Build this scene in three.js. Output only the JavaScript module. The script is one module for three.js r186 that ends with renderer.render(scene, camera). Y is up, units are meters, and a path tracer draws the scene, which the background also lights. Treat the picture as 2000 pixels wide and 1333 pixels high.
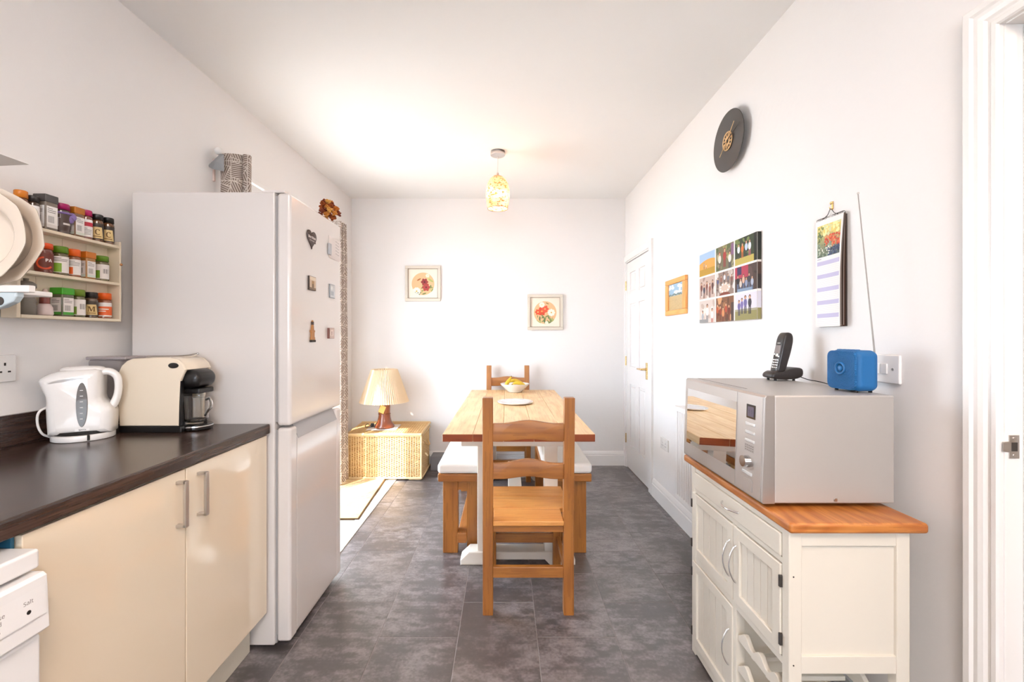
import * as THREE from 'three';
import { RoundedBoxGeometry } from 'three/addons/geometries/RoundedBoxGeometry.js';
import { mergeGeometries, toCreasedNormals } from 'three/addons/utils/BufferGeometryUtils.js';
import { RectAreaLightUniformsLib } from 'three/addons/lights/RectAreaLightUniformsLib.js';

RectAreaLightUniformsLib.init();
// ------------------------------------------------------------------ camera, sky, sun, exposure
// x to the right, y up, the camera looks along -z; "d" below is the distance into the room, z = -d
const scene = new THREE.Scene();
const renderer = new THREE.WebGLRenderer({ antialias: true });
renderer.toneMapping = THREE.LinearToneMapping;
renderer.toneMappingExposure = 0.99;
renderer.shadowMap.enabled = true;
const camera = new THREE.PerspectiveCamera(2 * Math.atan(666.5 / 840) * 180 / Math.PI, 2000 / 1333, 0.05, 60);
camera.position.set(0, 1.26, 0);
camera.lookAt(0, 1.26, -5);
camera.setViewOffset(2000, 1333, 12, 6.5, 2000, 1333);
scene.background = new THREE.Color().setRGB(0.84, 0.95, 1.08);
scene.backgroundIntensity = 17;
const sun = new THREE.DirectionalLight(new THREE.Color().setRGB(1.0, 0.92, 0.8), 20);
sun.position.set(-5.8, 8, 3.4);
sun.target.position.set(-1.4, 0, -3);
sun.castShadow = true;
sun.shadow.radius = 2;
Object.assign(sun.shadow.camera, { left: -8, right: 8, top: 8, bottom: -8, near: 0.5, far: 30 });
sun.shadow.mapSize.set(2048, 2048);
scene.add(sun, sun.target);

// ------------------------------------------------------------------ helpers
let seed = 7;
const rnd = () => { seed = (seed * 1664525 + 1013904223) >>> 0; return seed / 4294967296; };
const rr = (a, b) => a + (b - a) * rnd();
const lerp = (a, b, t) => a + (b - a) * t;
const clamp = (v, a = 0, b = 1) => Math.min(b, Math.max(a, v));
const taken = {};
function numbered(name) {
  const n = taken[name] = (taken[name] ?? -1) + 1;
  return n ? name + '_' + String(n).padStart(3, '0') : name;
}
function clean(g) {
  if (g.index) g = g.toNonIndexed();
  for (const k of Object.keys(g.attributes)) if (!['position', 'normal', 'uv'].includes(k)) g.deleteAttribute(k);
  g.morphAttributes = {};
  if (!g.attributes.normal) g.computeVertexNormals();
  if (!g.attributes.uv) g.setAttribute('uv', new THREE.BufferAttribute(new Float32Array(g.attributes.position.count * 2), 2));
  g.clearGroups();
  return g;
}
function merge(list) {
  if (!Array.isArray(list)) return clean(list);
  const l = list.map(clean);
  return l.length === 1 ? l[0] : mergeGeometries(l, false);
}
// texture coordinates in metres; u runs along the grain axis
function uvm(g, grain = 'x', s = 1, ou = 0, ov = 0) {
  g = clean(g);
  const p = g.attributes.position, n = g.attributes.normal, uv = g.attributes.uv, ax = { x: 0, y: 1, z: 2 }[grain];
  for (let i = 0; i < p.count; i += 3) {
    let nx = 0, ny = 0, nz = 0;
    for (let k = 0; k < 3; k++) { nx += n.getX(i + k); ny += n.getY(i + k); nz += n.getZ(i + k); }
    const a = [Math.abs(nx), Math.abs(ny), Math.abs(nz)], dom = a[0] >= a[1] && a[0] >= a[2] ? 0 : a[1] >= a[2] ? 1 : 2;
    const rest = [0, 1, 2].filter((q) => q !== dom);
    const u = rest.includes(ax) ? ax : rest[0], v = rest.find((q) => q !== u);
    for (let k = 0; k < 3; k++) {
      const q = [p.getX(i + k), p.getY(i + k), p.getZ(i + k)];
      uv.setXY(i + k, q[u] * s + ou, q[v] * s + ov);
    }
  }
  return g;
}
const origin = new Map();
function sh(m) { m.castShadow = true; m.receiveShadow = true; return m; }
function tag(o, label, category, group, kind) {
  if (label) o.userData.label = label;
  if (category) o.userData.category = category;
  if (group) o.userData.group = group;
  if (kind) o.userData.kind = kind;
  return o;
}
// a thing: group at its base. Parts are given in world metres unless the thing is local (then in its own axes)
function thing(name, label, category, at = [0, 0, 0], { turn = 0, group, local = false } = {}) {
  const o = new THREE.Group(); o.name = numbered(name); o.position.set(...at); o.rotation.y = turn; scene.add(o);
  origin.set(o, local ? [0, 0, 0] : at);
  return tag(o, label, category, group);
}
function struct(name, at = [0, 0, 0]) {
  const o = new THREE.Group(); o.name = numbered(name); o.position.set(...at); scene.add(o);
  origin.set(o, at); o.userData.kind = 'structure';
  return o;
}
function part(parent, name, geo, mat, label, kind) {
  const g = merge(geo), o = origin.get(parent);
  g.translate(-o[0], -o[1], -o[2]);
  const m = sh(new THREE.Mesh(g, mat)); m.name = name; parent.add(m);
  origin.set(m, o);
  if (label) m.userData.label = label;
  if (kind) m.userData.kind = kind;
  return m;
}
function single(name, label, category, geo, mat, group, kind) {   // a thing or a piece of the setting that is one mesh
  const g = merge(geo); g.computeBoundingBox();
  const b = g.boundingBox, c = [(b.min.x + b.max.x) / 2, b.min.y, (b.min.z + b.max.z) / 2];
  g.translate(-c[0], -c[1], -c[2]);
  const m = sh(new THREE.Mesh(g, mat)); m.name = numbered(name); m.position.set(...c); scene.add(m);
  origin.set(m, c);
  return tag(m, label, category, group, kind);
}
// box in world metres: x0..x1, y0..y1, depth d0..d1
function bx(x0, x1, y0, y1, d0, d1, r = 0.002, seg = 2) {
  const w = Math.abs(x1 - x0), h = Math.abs(y1 - y0), l = Math.abs(d1 - d0), rad = Math.min(r, w / 2.05, h / 2.05, l / 2.05);
  const g = r > 0 ? new RoundedBoxGeometry(w, h, l, seg, rad) : new THREE.BoxGeometry(w, h, l);
  return clean(g).translate((x0 + x1) / 2, (y0 + y1) / 2, -(d0 + d1) / 2);
}
// polygon in (x, d) raised from y0 to y1
function prism(pts, y0, y1) {
  const s = new THREE.Shape(pts.map(([x, d]) => new THREE.Vector2(x, d)));
  return clean(new THREE.ExtrudeGeometry(s, { depth: y1 - y0, bevelEnabled: false })).rotateX(-Math.PI / 2).translate(0, y0, 0);
}
// polygon in (x, y) with thickness along depth d0..d1
function slabXY(pts, d0, d1, bevel = 0, holes = []) {
  const s = new THREE.Shape(pts.map(([x, y]) => new THREE.Vector2(x, y)));
  for (const h of holes) s.holes.push(new THREE.Path(h.map(([x, y]) => new THREE.Vector2(x, y))));
  const g = new THREE.ExtrudeGeometry(s, { depth: d1 - d0 - 2 * bevel, bevelEnabled: bevel > 0, bevelSize: bevel, bevelThickness: bevel, bevelOffset: -bevel, bevelSegments: 3, curveSegments: 12 });
  return clean(g).translate(0, 0, -d1 + bevel);
}
// polygon in (d, y) with thickness along x
function slabDY(pts, x0, x1, bevel = 0, holes = []) {
  const s = new THREE.Shape(pts.map(([d, y]) => new THREE.Vector2(d, y)));
  for (const h of holes) s.holes.push(new THREE.Path(h.map(([d, y]) => new THREE.Vector2(d, y))));
  const g = new THREE.ExtrudeGeometry(s, { depth: x1 - x0 - 2 * bevel, bevelEnabled: bevel > 0, bevelSize: bevel, bevelThickness: bevel, bevelOffset: -bevel, bevelSegments: 2, curveSegments: 12 });
  return clean(g).rotateY(Math.PI / 2).translate(x0 + bevel, 0, 0);
}
function smooth(pts, n = 6, closed = true) {   // a smooth curve through 2D points
  const c = new THREE.CatmullRomCurve3(pts.map(([x, y]) => new THREE.Vector3(x, y, 0)), closed, 'centripetal');
  return c.getPoints(pts.length * n).slice(0, closed ? -1 : undefined).map((v) => [v.x, v.y]);
}
// a tube of changing radius through points [x, y, z]
function sweep(points, radius, sides = 8, smoothIt = 0) {
  let P = points.map((p) => new THREE.Vector3(...p)), R = Array.isArray(radius) ? radius : P.map(() => radius);
  if (smoothIt) {
    const c = new THREE.CatmullRomCurve3(P, false, 'centripetal'), n = smoothIt, R0 = R, m = P.length - 1;
    P = []; R = [];
    for (let i = 0; i <= n; i++) { const t = i / n; P.push(c.getPoint(t)); const f = t * m, k = Math.min(m - 1, Math.floor(f)); R.push(lerp(R0[k], R0[k + 1], f - k)); }
  }
  const n = P.length, pos = [], idx = [];
  let up = new THREE.Vector3(0, 1, 0);
  for (let i = 0; i < n; i++) {
    const t = new THREE.Vector3().subVectors(P[Math.min(n - 1, i + 1)], P[Math.max(0, i - 1)]).normalize();
    if (i === 0 && Math.abs(t.y) > 0.9) up.set(1, 0, 0);
    const a = new THREE.Vector3().crossVectors(t, up).normalize(), b = new THREE.Vector3().crossVectors(a, t).normalize();
    up = b;
    for (let s = 0; s < sides; s++) {
      const w = s / sides * Math.PI * 2;
      pos.push(P[i].x + R[i] * (Math.cos(w) * a.x + Math.sin(w) * b.x), P[i].y + R[i] * (Math.cos(w) * a.y + Math.sin(w) * b.y), P[i].z + R[i] * (Math.cos(w) * a.z + Math.sin(w) * b.z));
    }
  }
  for (let i = 0; i < n - 1; i++) for (let s = 0; s < sides; s++) {
    const a = i * sides + s, b = i * sides + (s + 1) % sides, c = a + sides, e = b + sides;
    idx.push(a, b, c, b, e, c);
  }
  for (const [i, f] of [[0, 1], [n - 1, 0]]) {
    const q = pos.length / 3; pos.push(P[i].x, P[i].y, P[i].z);
    for (let s = 0; s < sides; s++) { const a = i * sides + s, b = i * sides + (s + 1) % sides; f ? idx.push(q, b, a) : idx.push(q, a, b); }
  }
  const g = new THREE.BufferGeometry();
  g.setAttribute('position', new THREE.Float32BufferAttribute(pos, 3)); g.setIndex(idx); g.computeVertexNormals();
  return clean(g);
}
function lathe(pts, x, y, d, seg = 32, sx = 1, sz = 1) {
  const g = new THREE.LatheGeometry(pts.map(([r, h]) => new THREE.Vector2(r, h)), seg);
  return clean(g).scale(sx, 1, sz).translate(x, y, -d);
}
function cyl(r0, r1, h, x, y, d, seg = 24) {   // standing cylinder, y is its foot
  return clean(new THREE.CylinderGeometry(r1, r0, h, seg)).translate(x, y + h / 2, -d);
}
const V2 = (x, y) => new THREE.Vector2(x, y);

// ------------------------------------------------------------------ textures
function hash(x, y, s) { let h = (x * 374761393 + y * 668265263 + s * 974711) | 0; h = Math.imul(h ^ (h >>> 13), 1274126177); return ((h ^ (h >>> 16)) >>> 0) / 4294967296; }
function vnoise(x, y, px, py, s) {   // repeats after px, py cells
  const xi = Math.floor(x), yi = Math.floor(y), fx = x - xi, fy = y - yi, u = fx * fx * (3 - 2 * fx), v = fy * fy * (3 - 2 * fy);
  const m = (a, b) => ((a % b) + b) % b, h = (a, b) => hash(m(a, px), m(b, py), s);
  return lerp(lerp(h(xi, yi), h(xi + 1, yi), u), lerp(h(xi, yi + 1), h(xi + 1, yi + 1), u), v);
}
function fbm(u, v, nx, ny, s, oct = 4) { let a = 0, w = 0.5, t = 0; for (let o = 0; o < oct; o++) { a += w * vnoise(u * nx, v * ny, nx, ny, s + o * 17); t += w; w *= 0.5; nx *= 2; ny *= 2; } return a / t; }
function dataTex(w, h, f, srgb = true) {
  const a = new Uint8Array(w * h * 4);
  for (let y = 0; y < h; y++) for (let x = 0; x < w; x++) {
    const c = f(x / w, y / h), i = (y * w + x) * 4;
    a[i] = clamp(c[0]) * 255; a[i + 1] = clamp(c[1]) * 255; a[i + 2] = clamp(c[2]) * 255; a[i + 3] = 255;
  }
  const t = new THREE.DataTexture(a, w, h);
  t.wrapS = t.wrapT = THREE.RepeatWrapping; t.magFilter = THREE.LinearFilter; t.minFilter = THREE.LinearFilter;
  if (srgb) t.colorSpace = THREE.SRGBColorSpace;
  t.needsUpdate = true;
  return t;
}
const hex = (c) => [(c >> 16 & 255) / 255, (c >> 8 & 255) / 255, (c & 255) / 255];
const mix3 = (a, b, t) => [lerp(a[0], b[0], t), lerp(a[1], b[1], t), lerp(a[2], b[2], t)];
function woodTex(light, mid, dark, s, { rings = 9, warp = 1.3, fine = 0.35, w = 512 } = {}) {
  const L = hex(light), M = hex(mid), K = hex(dark);
  return dataTex(w, w, (u, v) => {
    const bend = fbm(u, v, 2, 4, s, 3) * warp;
    const ring = 0.5 + 0.5 * Math.sin((v * rings + bend * 3) * Math.PI * 2);
    const streak = fbm(u, v, 3, 64, s + 5, 3), pore = fbm(u, v, 12, 200, s + 9, 2), blotch = fbm(u, v, 3, 5, s + 3, 3);
    let c = mix3(L, M, clamp(0.55 * Math.pow(ring, 1.5) + 0.5 * blotch - 0.1));
    c = mix3(c, K, clamp((streak - 0.45) * 1.2) * fine + (pore > 0.62 ? 0.16 : 0));
    return c;
  });
}
function canvasTex(w, h, draw) {
  const c = document.createElement('canvas'); c.width = w; c.height = h;
  const x = c.getContext('2d'); draw(x, w, h);
  const t = new THREE.CanvasTexture(c); t.colorSpace = THREE.SRGBColorSpace;
  return t;
}
const M = (o) => new THREE.MeshPhysicalMaterial({ roughness: 0.5, ...o });
const tileTex = dataTex(1024, 1024, (u, v) => {
  const a = fbm(u, v, 5, 5, 3, 5), b = fbm(u, v, 24, 40, 11, 3), s = fbm(u, v, 4, 90, 21, 3), f = fbm(u, v, 150, 150, 31, 2);
  const q = 0.5 + (a - 0.5) * 1.3 + (b - 0.5) * 1.0 + (s - 0.5) * 0.4 + (f - 0.5) * 0.5, t = clamp(q < 0.35 ? 0.35 - (0.35 - q) * 0.25 : q);
  return mix3(mix3(hex(0x353132), hex(0x878082), t), hex(0x665b55), clamp((fbm(u, v, 4, 4, 51, 3) - 0.45) * 1.6) * 0.5);
});
const tileBump = dataTex(512, 512, (u, v) => { const t = 0.6 * fbm(u, v, 20, 26, 81, 4) + 0.4 * fbm(u, v, 110, 110, 85, 2); return [t, t, t]; }, false);
const pineTex = woodTex(0xf2d2a2, 0xe4b780, 0xab7440, 2, { rings: 7 });
const honeyTex = woodTex(0xb0722f, 0x965a22, 0x573212, 8, { rings: 6 });
const trolleyTex = woodTex(0xd08a46, 0xa95c22, 0x6e3610, 14, { rings: 20, warp: 2.2, fine: 0.55 });
const wengeTex = dataTex(512, 512, (u, v) => {
  const s = fbm(u, v, 4, 90, 5, 3), p = fbm(u, v, 9, 230, 9, 2), b = fbm(u, v, 3, 6, 13, 3);
  return mix3(mix3(hex(0x33241f), hex(0x5d463c), clamp((s - 0.3) * 1.6)), hex(0x231815), (p > 0.56 ? 0.5 : 0) + b * 0.15);
});
const linenBump = dataTex(256, 256, (u, v) => { const t = 0.5 + 0.25 * Math.sin(u * 128 * Math.PI * 2) + 0.25 * Math.sin(v * 128 * Math.PI * 2); return [t, t, t]; }, false);
const plasterBump = dataTex(512, 512, (u, v) => { const t = fbm(u, v, 40, 40, 91, 4); return [t, t, t]; }, false);
const brushBump = dataTex(512, 512, (u, v) => { const t = fbm(u, v, 3, 220, 93, 2); return [t, t, t]; }, false);

// ------------------------------------------------------------------ materials
const m = {
  wall: M({ color: new THREE.Color().setRGB(0.82, 0.80, 0.79), roughness: 0.9, bumpMap: plasterBump, bumpScale: 0.0006 }),
  ceiling: M({ color: new THREE.Color().setRGB(0.82, 0.812, 0.805), roughness: 0.95 }),
  trim: M({ color: new THREE.Color().setRGB(0.84, 0.825, 0.81), roughness: 0.35, clearcoat: 0.25, clearcoatRoughness: 0.3 }),
  upvc: M({ color: 0xf4f5f6, roughness: 0.35 }),
  pane: M({ color: 0xffffff, roughness: 0, transmission: 1, thickness: 0, ior: 1.5 }),
  tile: M({ map: tileTex, roughness: 0.34, ior: 1.9 }),
  grout: M({ color: 0x8f8785, roughness: 0.8 }),
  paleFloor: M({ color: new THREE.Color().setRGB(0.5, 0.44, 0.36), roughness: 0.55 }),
  pine: M({ map: pineTex, roughness: 0.42, bumpMap: pineTex, bumpScale: 0.0003, clearcoat: 0.15, clearcoatRoughness: 0.35 }),
  honey: M({ map: honeyTex, roughness: 0.42, bumpMap: honeyTex, bumpScale: 0.0003, clearcoat: 0.2, clearcoatRoughness: 0.35 }),
  seatPine: M({ map: pineTex, color: 0xf3cd98, roughness: 0.42, clearcoat: 0.15, clearcoatRoughness: 0.35 }),
  shadedEnd: M({ map: honeyTex, color: 0xdda078, roughness: 0.5 }),  // darker wood colour with the shade of the near table edge put in
  trolleyTop: M({ map: trolleyTex, roughness: 0.4, clearcoat: 0.3, clearcoatRoughness: 0.3 }),
  wenge: M({ map: wengeTex, roughness: 0.24, ior: 1.6, bumpMap: wengeTex, bumpScale: 0.0003 }),
  cream: M({ color: new THREE.Color().setRGB(0.83, 0.715, 0.555), roughness: 0.12, clearcoat: 1, clearcoatRoughness: 0.06 }),
  carcass: M({ color: 0xe9dcc6, roughness: 0.5 }),
  plinth: M({ color: new THREE.Color().setRGB(0.66, 0.62, 0.53), roughness: 0.35 }),
  fridge: M({ color: new THREE.Color().setRGB(0.71, 0.675, 0.655), roughness: 0.28, clearcoat: 0.9, clearcoatRoughness: 0.1 }),
  fridgeGrey: M({ color: 0x9b9a9a, roughness: 0.5 }),
  appliance: M({ color: new THREE.Color().setRGB(0.82, 0.81, 0.81), roughness: 0.3, clearcoat: 0.4, clearcoatRoughness: 0.2 }),
  rubber: M({ color: 0x1b1a1a, roughness: 0.7 }),
  black: M({ color: 0x0f0f10, roughness: 0.32 }),
  blackGloss: M({ color: 0x0b0b0c, roughness: 0.18, clearcoat: 0.6 }),
  darkGrey: M({ color: 0x3a3634, roughness: 0.42 }),
  steel: M({ color: new THREE.Color().setRGB(0.62, 0.6, 0.58), metalness: 1, roughness: 0.3 }),
  brushed: M({ color: new THREE.Color().setRGB(0.47, 0.45, 0.435), metalness: 0.85, roughness: 0.36, bumpMap: brushBump, bumpScale: 0.0001 }),
  chrome: M({ color: new THREE.Color().setRGB(0.75, 0.75, 0.75), metalness: 1, roughness: 0.12 }),
  mirror: M({ color: new THREE.Color().setRGB(0.72, 0.72, 0.72), metalness: 1, roughness: 0.02 }),
  brass: M({ color: new THREE.Color().setRGB(0.72, 0.52, 0.24), metalness: 1, roughness: 0.25 }),
  white: M({ color: new THREE.Color().setRGB(0.82, 0.81, 0.80), roughness: 0.4 }),
  whiteGloss: M({ color: new THREE.Color().setRGB(0.83, 0.82, 0.81), roughness: 0.18, clearcoat: 0.5 }),
  paintWhite: M({ color: new THREE.Color().setRGB(0.82, 0.79, 0.73), roughness: 0.55 }),
  ivory: M({ color: new THREE.Color().setRGB(0.72, 0.675, 0.59), roughness: 0.45, clearcoat: 0.15, clearcoatRoughness: 0.4 }),
  cushion: M({ color: new THREE.Color().setRGB(0.83, 0.82, 0.80), roughness: 0.95, bumpMap: linenBump, bumpScale: 0.0004, sheen: 0.3 }),
  rackCream: M({ color: new THREE.Color().setRGB(0.80, 0.71, 0.56), roughness: 0.5 }),
  plateCream: M({ color: new THREE.Color().setRGB(0.78, 0.68, 0.57), roughness: 0.25, clearcoat: 0.4 }),
  glass: M({ color: 0xffffff, roughness: 0.0, transmission: 1, thickness: 0.004, ior: 1.45 }),
  smoke: M({ color: 0xcfcacb, roughness: 0.12, transmission: 0.75, thickness: 0 }),
};
// ================================================================== THE ROOM
const FAR = 4.25, NEAR = -2.3, CEIL = 2.636, XR = 1.18;
const LW = (d) => -1.59 + (d - 1.35) * 0.0224;            // inner face of the left wall, which is not quite square to the room
const DOOR = { d0: 2.4, d1: 3.74, y1: 2.14 };            // garden door in the left wall
const seg = (d0, d1, y0, y1) => uvm(prism([[LW(d0), d0], [LW(d0) - 0.28, d0], [LW(d1) - 0.28, d1], [LW(d1), d1]], y0, y1), 'x');
single('wall_left', null, null, [seg(NEAR - 0.2, DOOR.d0, -0.1, CEIL + 0.1), seg(DOOR.d1, FAR + 0.25, -0.1, CEIL + 0.1), seg(DOOR.d0, DOOR.d1, DOOR.y1, CEIL + 0.1)], m.wall, null, 'structure');
const GAP = { d0: 0.2, d1: 1.015, y1: 2.0 };               // doorway in the right wall beside the camera
const D1 = { d0: 3.54, d1: 4.19, y1: 1.985 };             // panel door in the right wall
single('wall_right', null, null, [
  uvm(bx(XR, XR + 0.14, -0.1, CEIL + 0.1, GAP.d1 + 0.03, D1.d0 - 0.03, 0)), uvm(bx(XR, XR + 0.14, GAP.y1 + 0.03, CEIL + 0.1, GAP.d0 - 0.03, GAP.d1 + 0.03, 0)),
  uvm(bx(XR, XR + 0.14, D1.y1 + 0.03, CEIL + 0.1, D1.d0 - 0.03, FAR + 0.2, 0)), uvm(bx(XR, XR + 0.14, -0.1, D1.y1 + 0.03, D1.d1 + 0.03, FAR + 0.2, 0)),
  uvm(bx(XR, XR + 0.14, -0.1, CEIL + 0.1, NEAR - 0.2, GAP.d0 - 0.03, 0)), uvm(bx(XR + 0.06, XR + 0.14, -0.1, D1.y1 + 0.03, D1.d0 - 0.03, D1.d1 + 0.03, 0)),
], m.wall, null, 'structure');
single('wall_far', null, null, uvm(bx(-1.9, XR + 0.2, -0.1, CEIL + 0.1, FAR, FAR + 0.2, 0)), m.wall, null, 'structure');
const WIN = { x0: -0.8, x1: 0.7, y0: 1.05, y1: 2.1 };    // kitchen window behind the camera
single('wall_back', null, null, [
  bx(-2.0, WIN.x0, -0.1, CEIL + 0.1, NEAR - 0.25, NEAR, 0), bx(WIN.x1, XR + 0.2, -0.1, CEIL + 0.1, NEAR - 0.25, NEAR, 0),
  bx(WIN.x0, WIN.x1, -0.1, WIN.y0, NEAR - 0.25, NEAR, 0), bx(WIN.x0, WIN.x1, WIN.y1, CEIL + 0.1, NEAR - 0.25, NEAR, 0)].map((g) => uvm(g)), m.wall, null, 'structure');
single('ceiling', null, null, uvm(bx(-2.0, 2.6, CEIL, CEIL + 0.15, NEAR - 0.2, FAR + 0.2, 0)), m.ceiling, null, 'structure');
// hall beyond the doorway
single('wall_hall', null, null, [bx(2.3, 2.42, -0.1, CEIL + 0.1, -0.6, 1.9, 0), bx(XR + 0.14, 2.42, -0.1, CEIL + 0.1, 1.8, 1.92, 0), bx(XR + 0.14, 2.42, -0.1, CEIL + 0.1, -0.62, -0.5, 0)], m.wall, null, 'structure');

// ---- kitchen ceiling lamp behind the camera: its warm light falls on the fridge and cupboards
{
  const x = 0.25, d = -0.5, o = thing('ceiling_lamp', 'flat square kitchen ceiling lamp behind the camera, outside the picture', 'lamp', [x, CEIL - 0.05, -d]);
  part(o, 'housing', bx(x - 0.32, x + 0.32, CEIL - 0.05, CEIL, d - 0.32, d + 0.32, 0.006), m.white);
  part(o, 'diffuser', bx(x - 0.3, x + 0.3, CEIL - 0.056, CEIL - 0.049, d - 0.3, d + 0.3, 0.002), M({ color: 0xffffff, emissive: new THREE.Color().setRGB(1, 0.85, 0.72), emissiveIntensity: 3 }));
  const L = new THREE.RectAreaLight(new THREE.Color().setRGB(1, 0.82, 0.70), 47, 0.6, 0.6); L.position.set(x, CEIL - 0.06, -d); L.lookAt(x, 0, -d); scene.add(L);
}
{
  const o = thing('hall_lamp', 'round glass hall lamp through the doorway, outside the picture', 'lamp', [1.8, 2.0, -0.55]);
  part(o, 'globe', clean(new THREE.SphereGeometry(0.09, 24, 16)).translate(1.8, 2.09, -0.55), M({ color: 0xffffff, emissive: new THREE.Color().setRGB(1, 0.8, 0.6), emissiveIntensity: 4 }));
  part(o, 'cord', cyl(0.004, 0.004, 0.46, 1.8, 2.177, 0.55, 8), m.white);
  const L = new THREE.PointLight(new THREE.Color().setRGB(1, 0.78, 0.6), 1.4); L.position.set(1.8, 2.09, -0.55); L.castShadow = true; L.shadow.radius = 4; scene.add(L);
}
// ---- floor: a slab with every tile of the stretcher bond laid on it
{
  const f = struct('floor');
  part(f, 'slab', bx(-2.0, 2.5, -0.12, -0.0012, NEAR - 0.2, FAR + 0.2, 0), m.grout);
  const W = 0.3325, L = 0.49, X0 = -0.867, gap = 0.0026;
  const geos = {};
  const tileGeo = (w, l) => {
    const key = w.toFixed(3) + 'x' + l.toFixed(3);
    geos[key] ??= [0, 1, 2, 3, 4, 5].map((k) => uvm(bx(-w / 2, w / 2, -0.006, 0, -l / 2, l / 2, 0.0012, 1), 'x', 0.85, k * 0.37 + 0.11, k * 0.61));
    return geos[key][Math.floor(rnd() * 6)];
  };
  for (let k = -1; k <= 6; k++) {
    const start = k % 2 === 0 ? 2.047 : 1.809;
    for (let j = -8; j <= 6; j++) {
      let x0 = X0 + k * W, x1 = x0 + W, d0 = start + (j - 1) * L, d1 = d0 + L;
      if (x0 < -1.19 && d1 > 2.28) x0 = -0.965;      // the column beside the garden door stops at its pale threshold
      x1 = Math.min(x1, XR); d1 = Math.min(d1, FAR); d0 = Math.max(d0, NEAR);
      if (x1 - x0 < 0.03 || d1 - d0 < 0.03) continue;
      const w = x1 - x0 - gap, l = d1 - d0 - gap;
      const t = sh(new THREE.Mesh(tileGeo(w, l), m.tile)); t.name = 'tile';
      t.position.set((x0 + x1) / 2, 0.0, -(d0 + d1) / 2); t.rotation.y = rnd() < 0.5 ? Math.PI : 0;
      f.add(t);
    }
  }
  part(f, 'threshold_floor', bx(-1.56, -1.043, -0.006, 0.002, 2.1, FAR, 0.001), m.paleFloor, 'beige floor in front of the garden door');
}
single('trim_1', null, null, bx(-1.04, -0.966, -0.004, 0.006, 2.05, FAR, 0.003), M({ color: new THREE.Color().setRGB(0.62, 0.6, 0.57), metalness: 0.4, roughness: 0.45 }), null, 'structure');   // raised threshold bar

// ---- skirting boards
const skirt = [[0, 0], [0.018, 0], [0.018, 0.098], [0.012, 0.104], [0.014, 0.112], [0.011, 0.124], [0.006, 0.136], [0, 0.142]];
function skirtAlongX(x0, x1, d) {
  const s = new THREE.Shape(skirt.map(([a, b]) => V2(a, b)));
  return clean(new THREE.ExtrudeGeometry(s, { depth: x1 - x0, bevelEnabled: false })).rotateY(-Math.PI / 2).translate(x1, 0, -d);   // stands off the wall towards +z
}
function skirtAlongD(d0, d1, x) {   // on the right wall, stands off it towards -x
  const s = new THREE.Shape(skirt.map(([a, b]) => V2(a, b)));
  return clean(new THREE.ExtrudeGeometry(s, { depth: d1 - d0, bevelEnabled: false })).rotateY(Math.PI).translate(x, 0, -d0);
}
{
  const g = skirtAlongX(-1.52, XR, FAR);
  single('baseboard_far', null, null, g, m.trim, null, 'structure');
  const h = skirtAlongD(1.11, 3.43, XR);
  single('baseboard_right', null, null, h, m.trim, null, 'structure');
}

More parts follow.
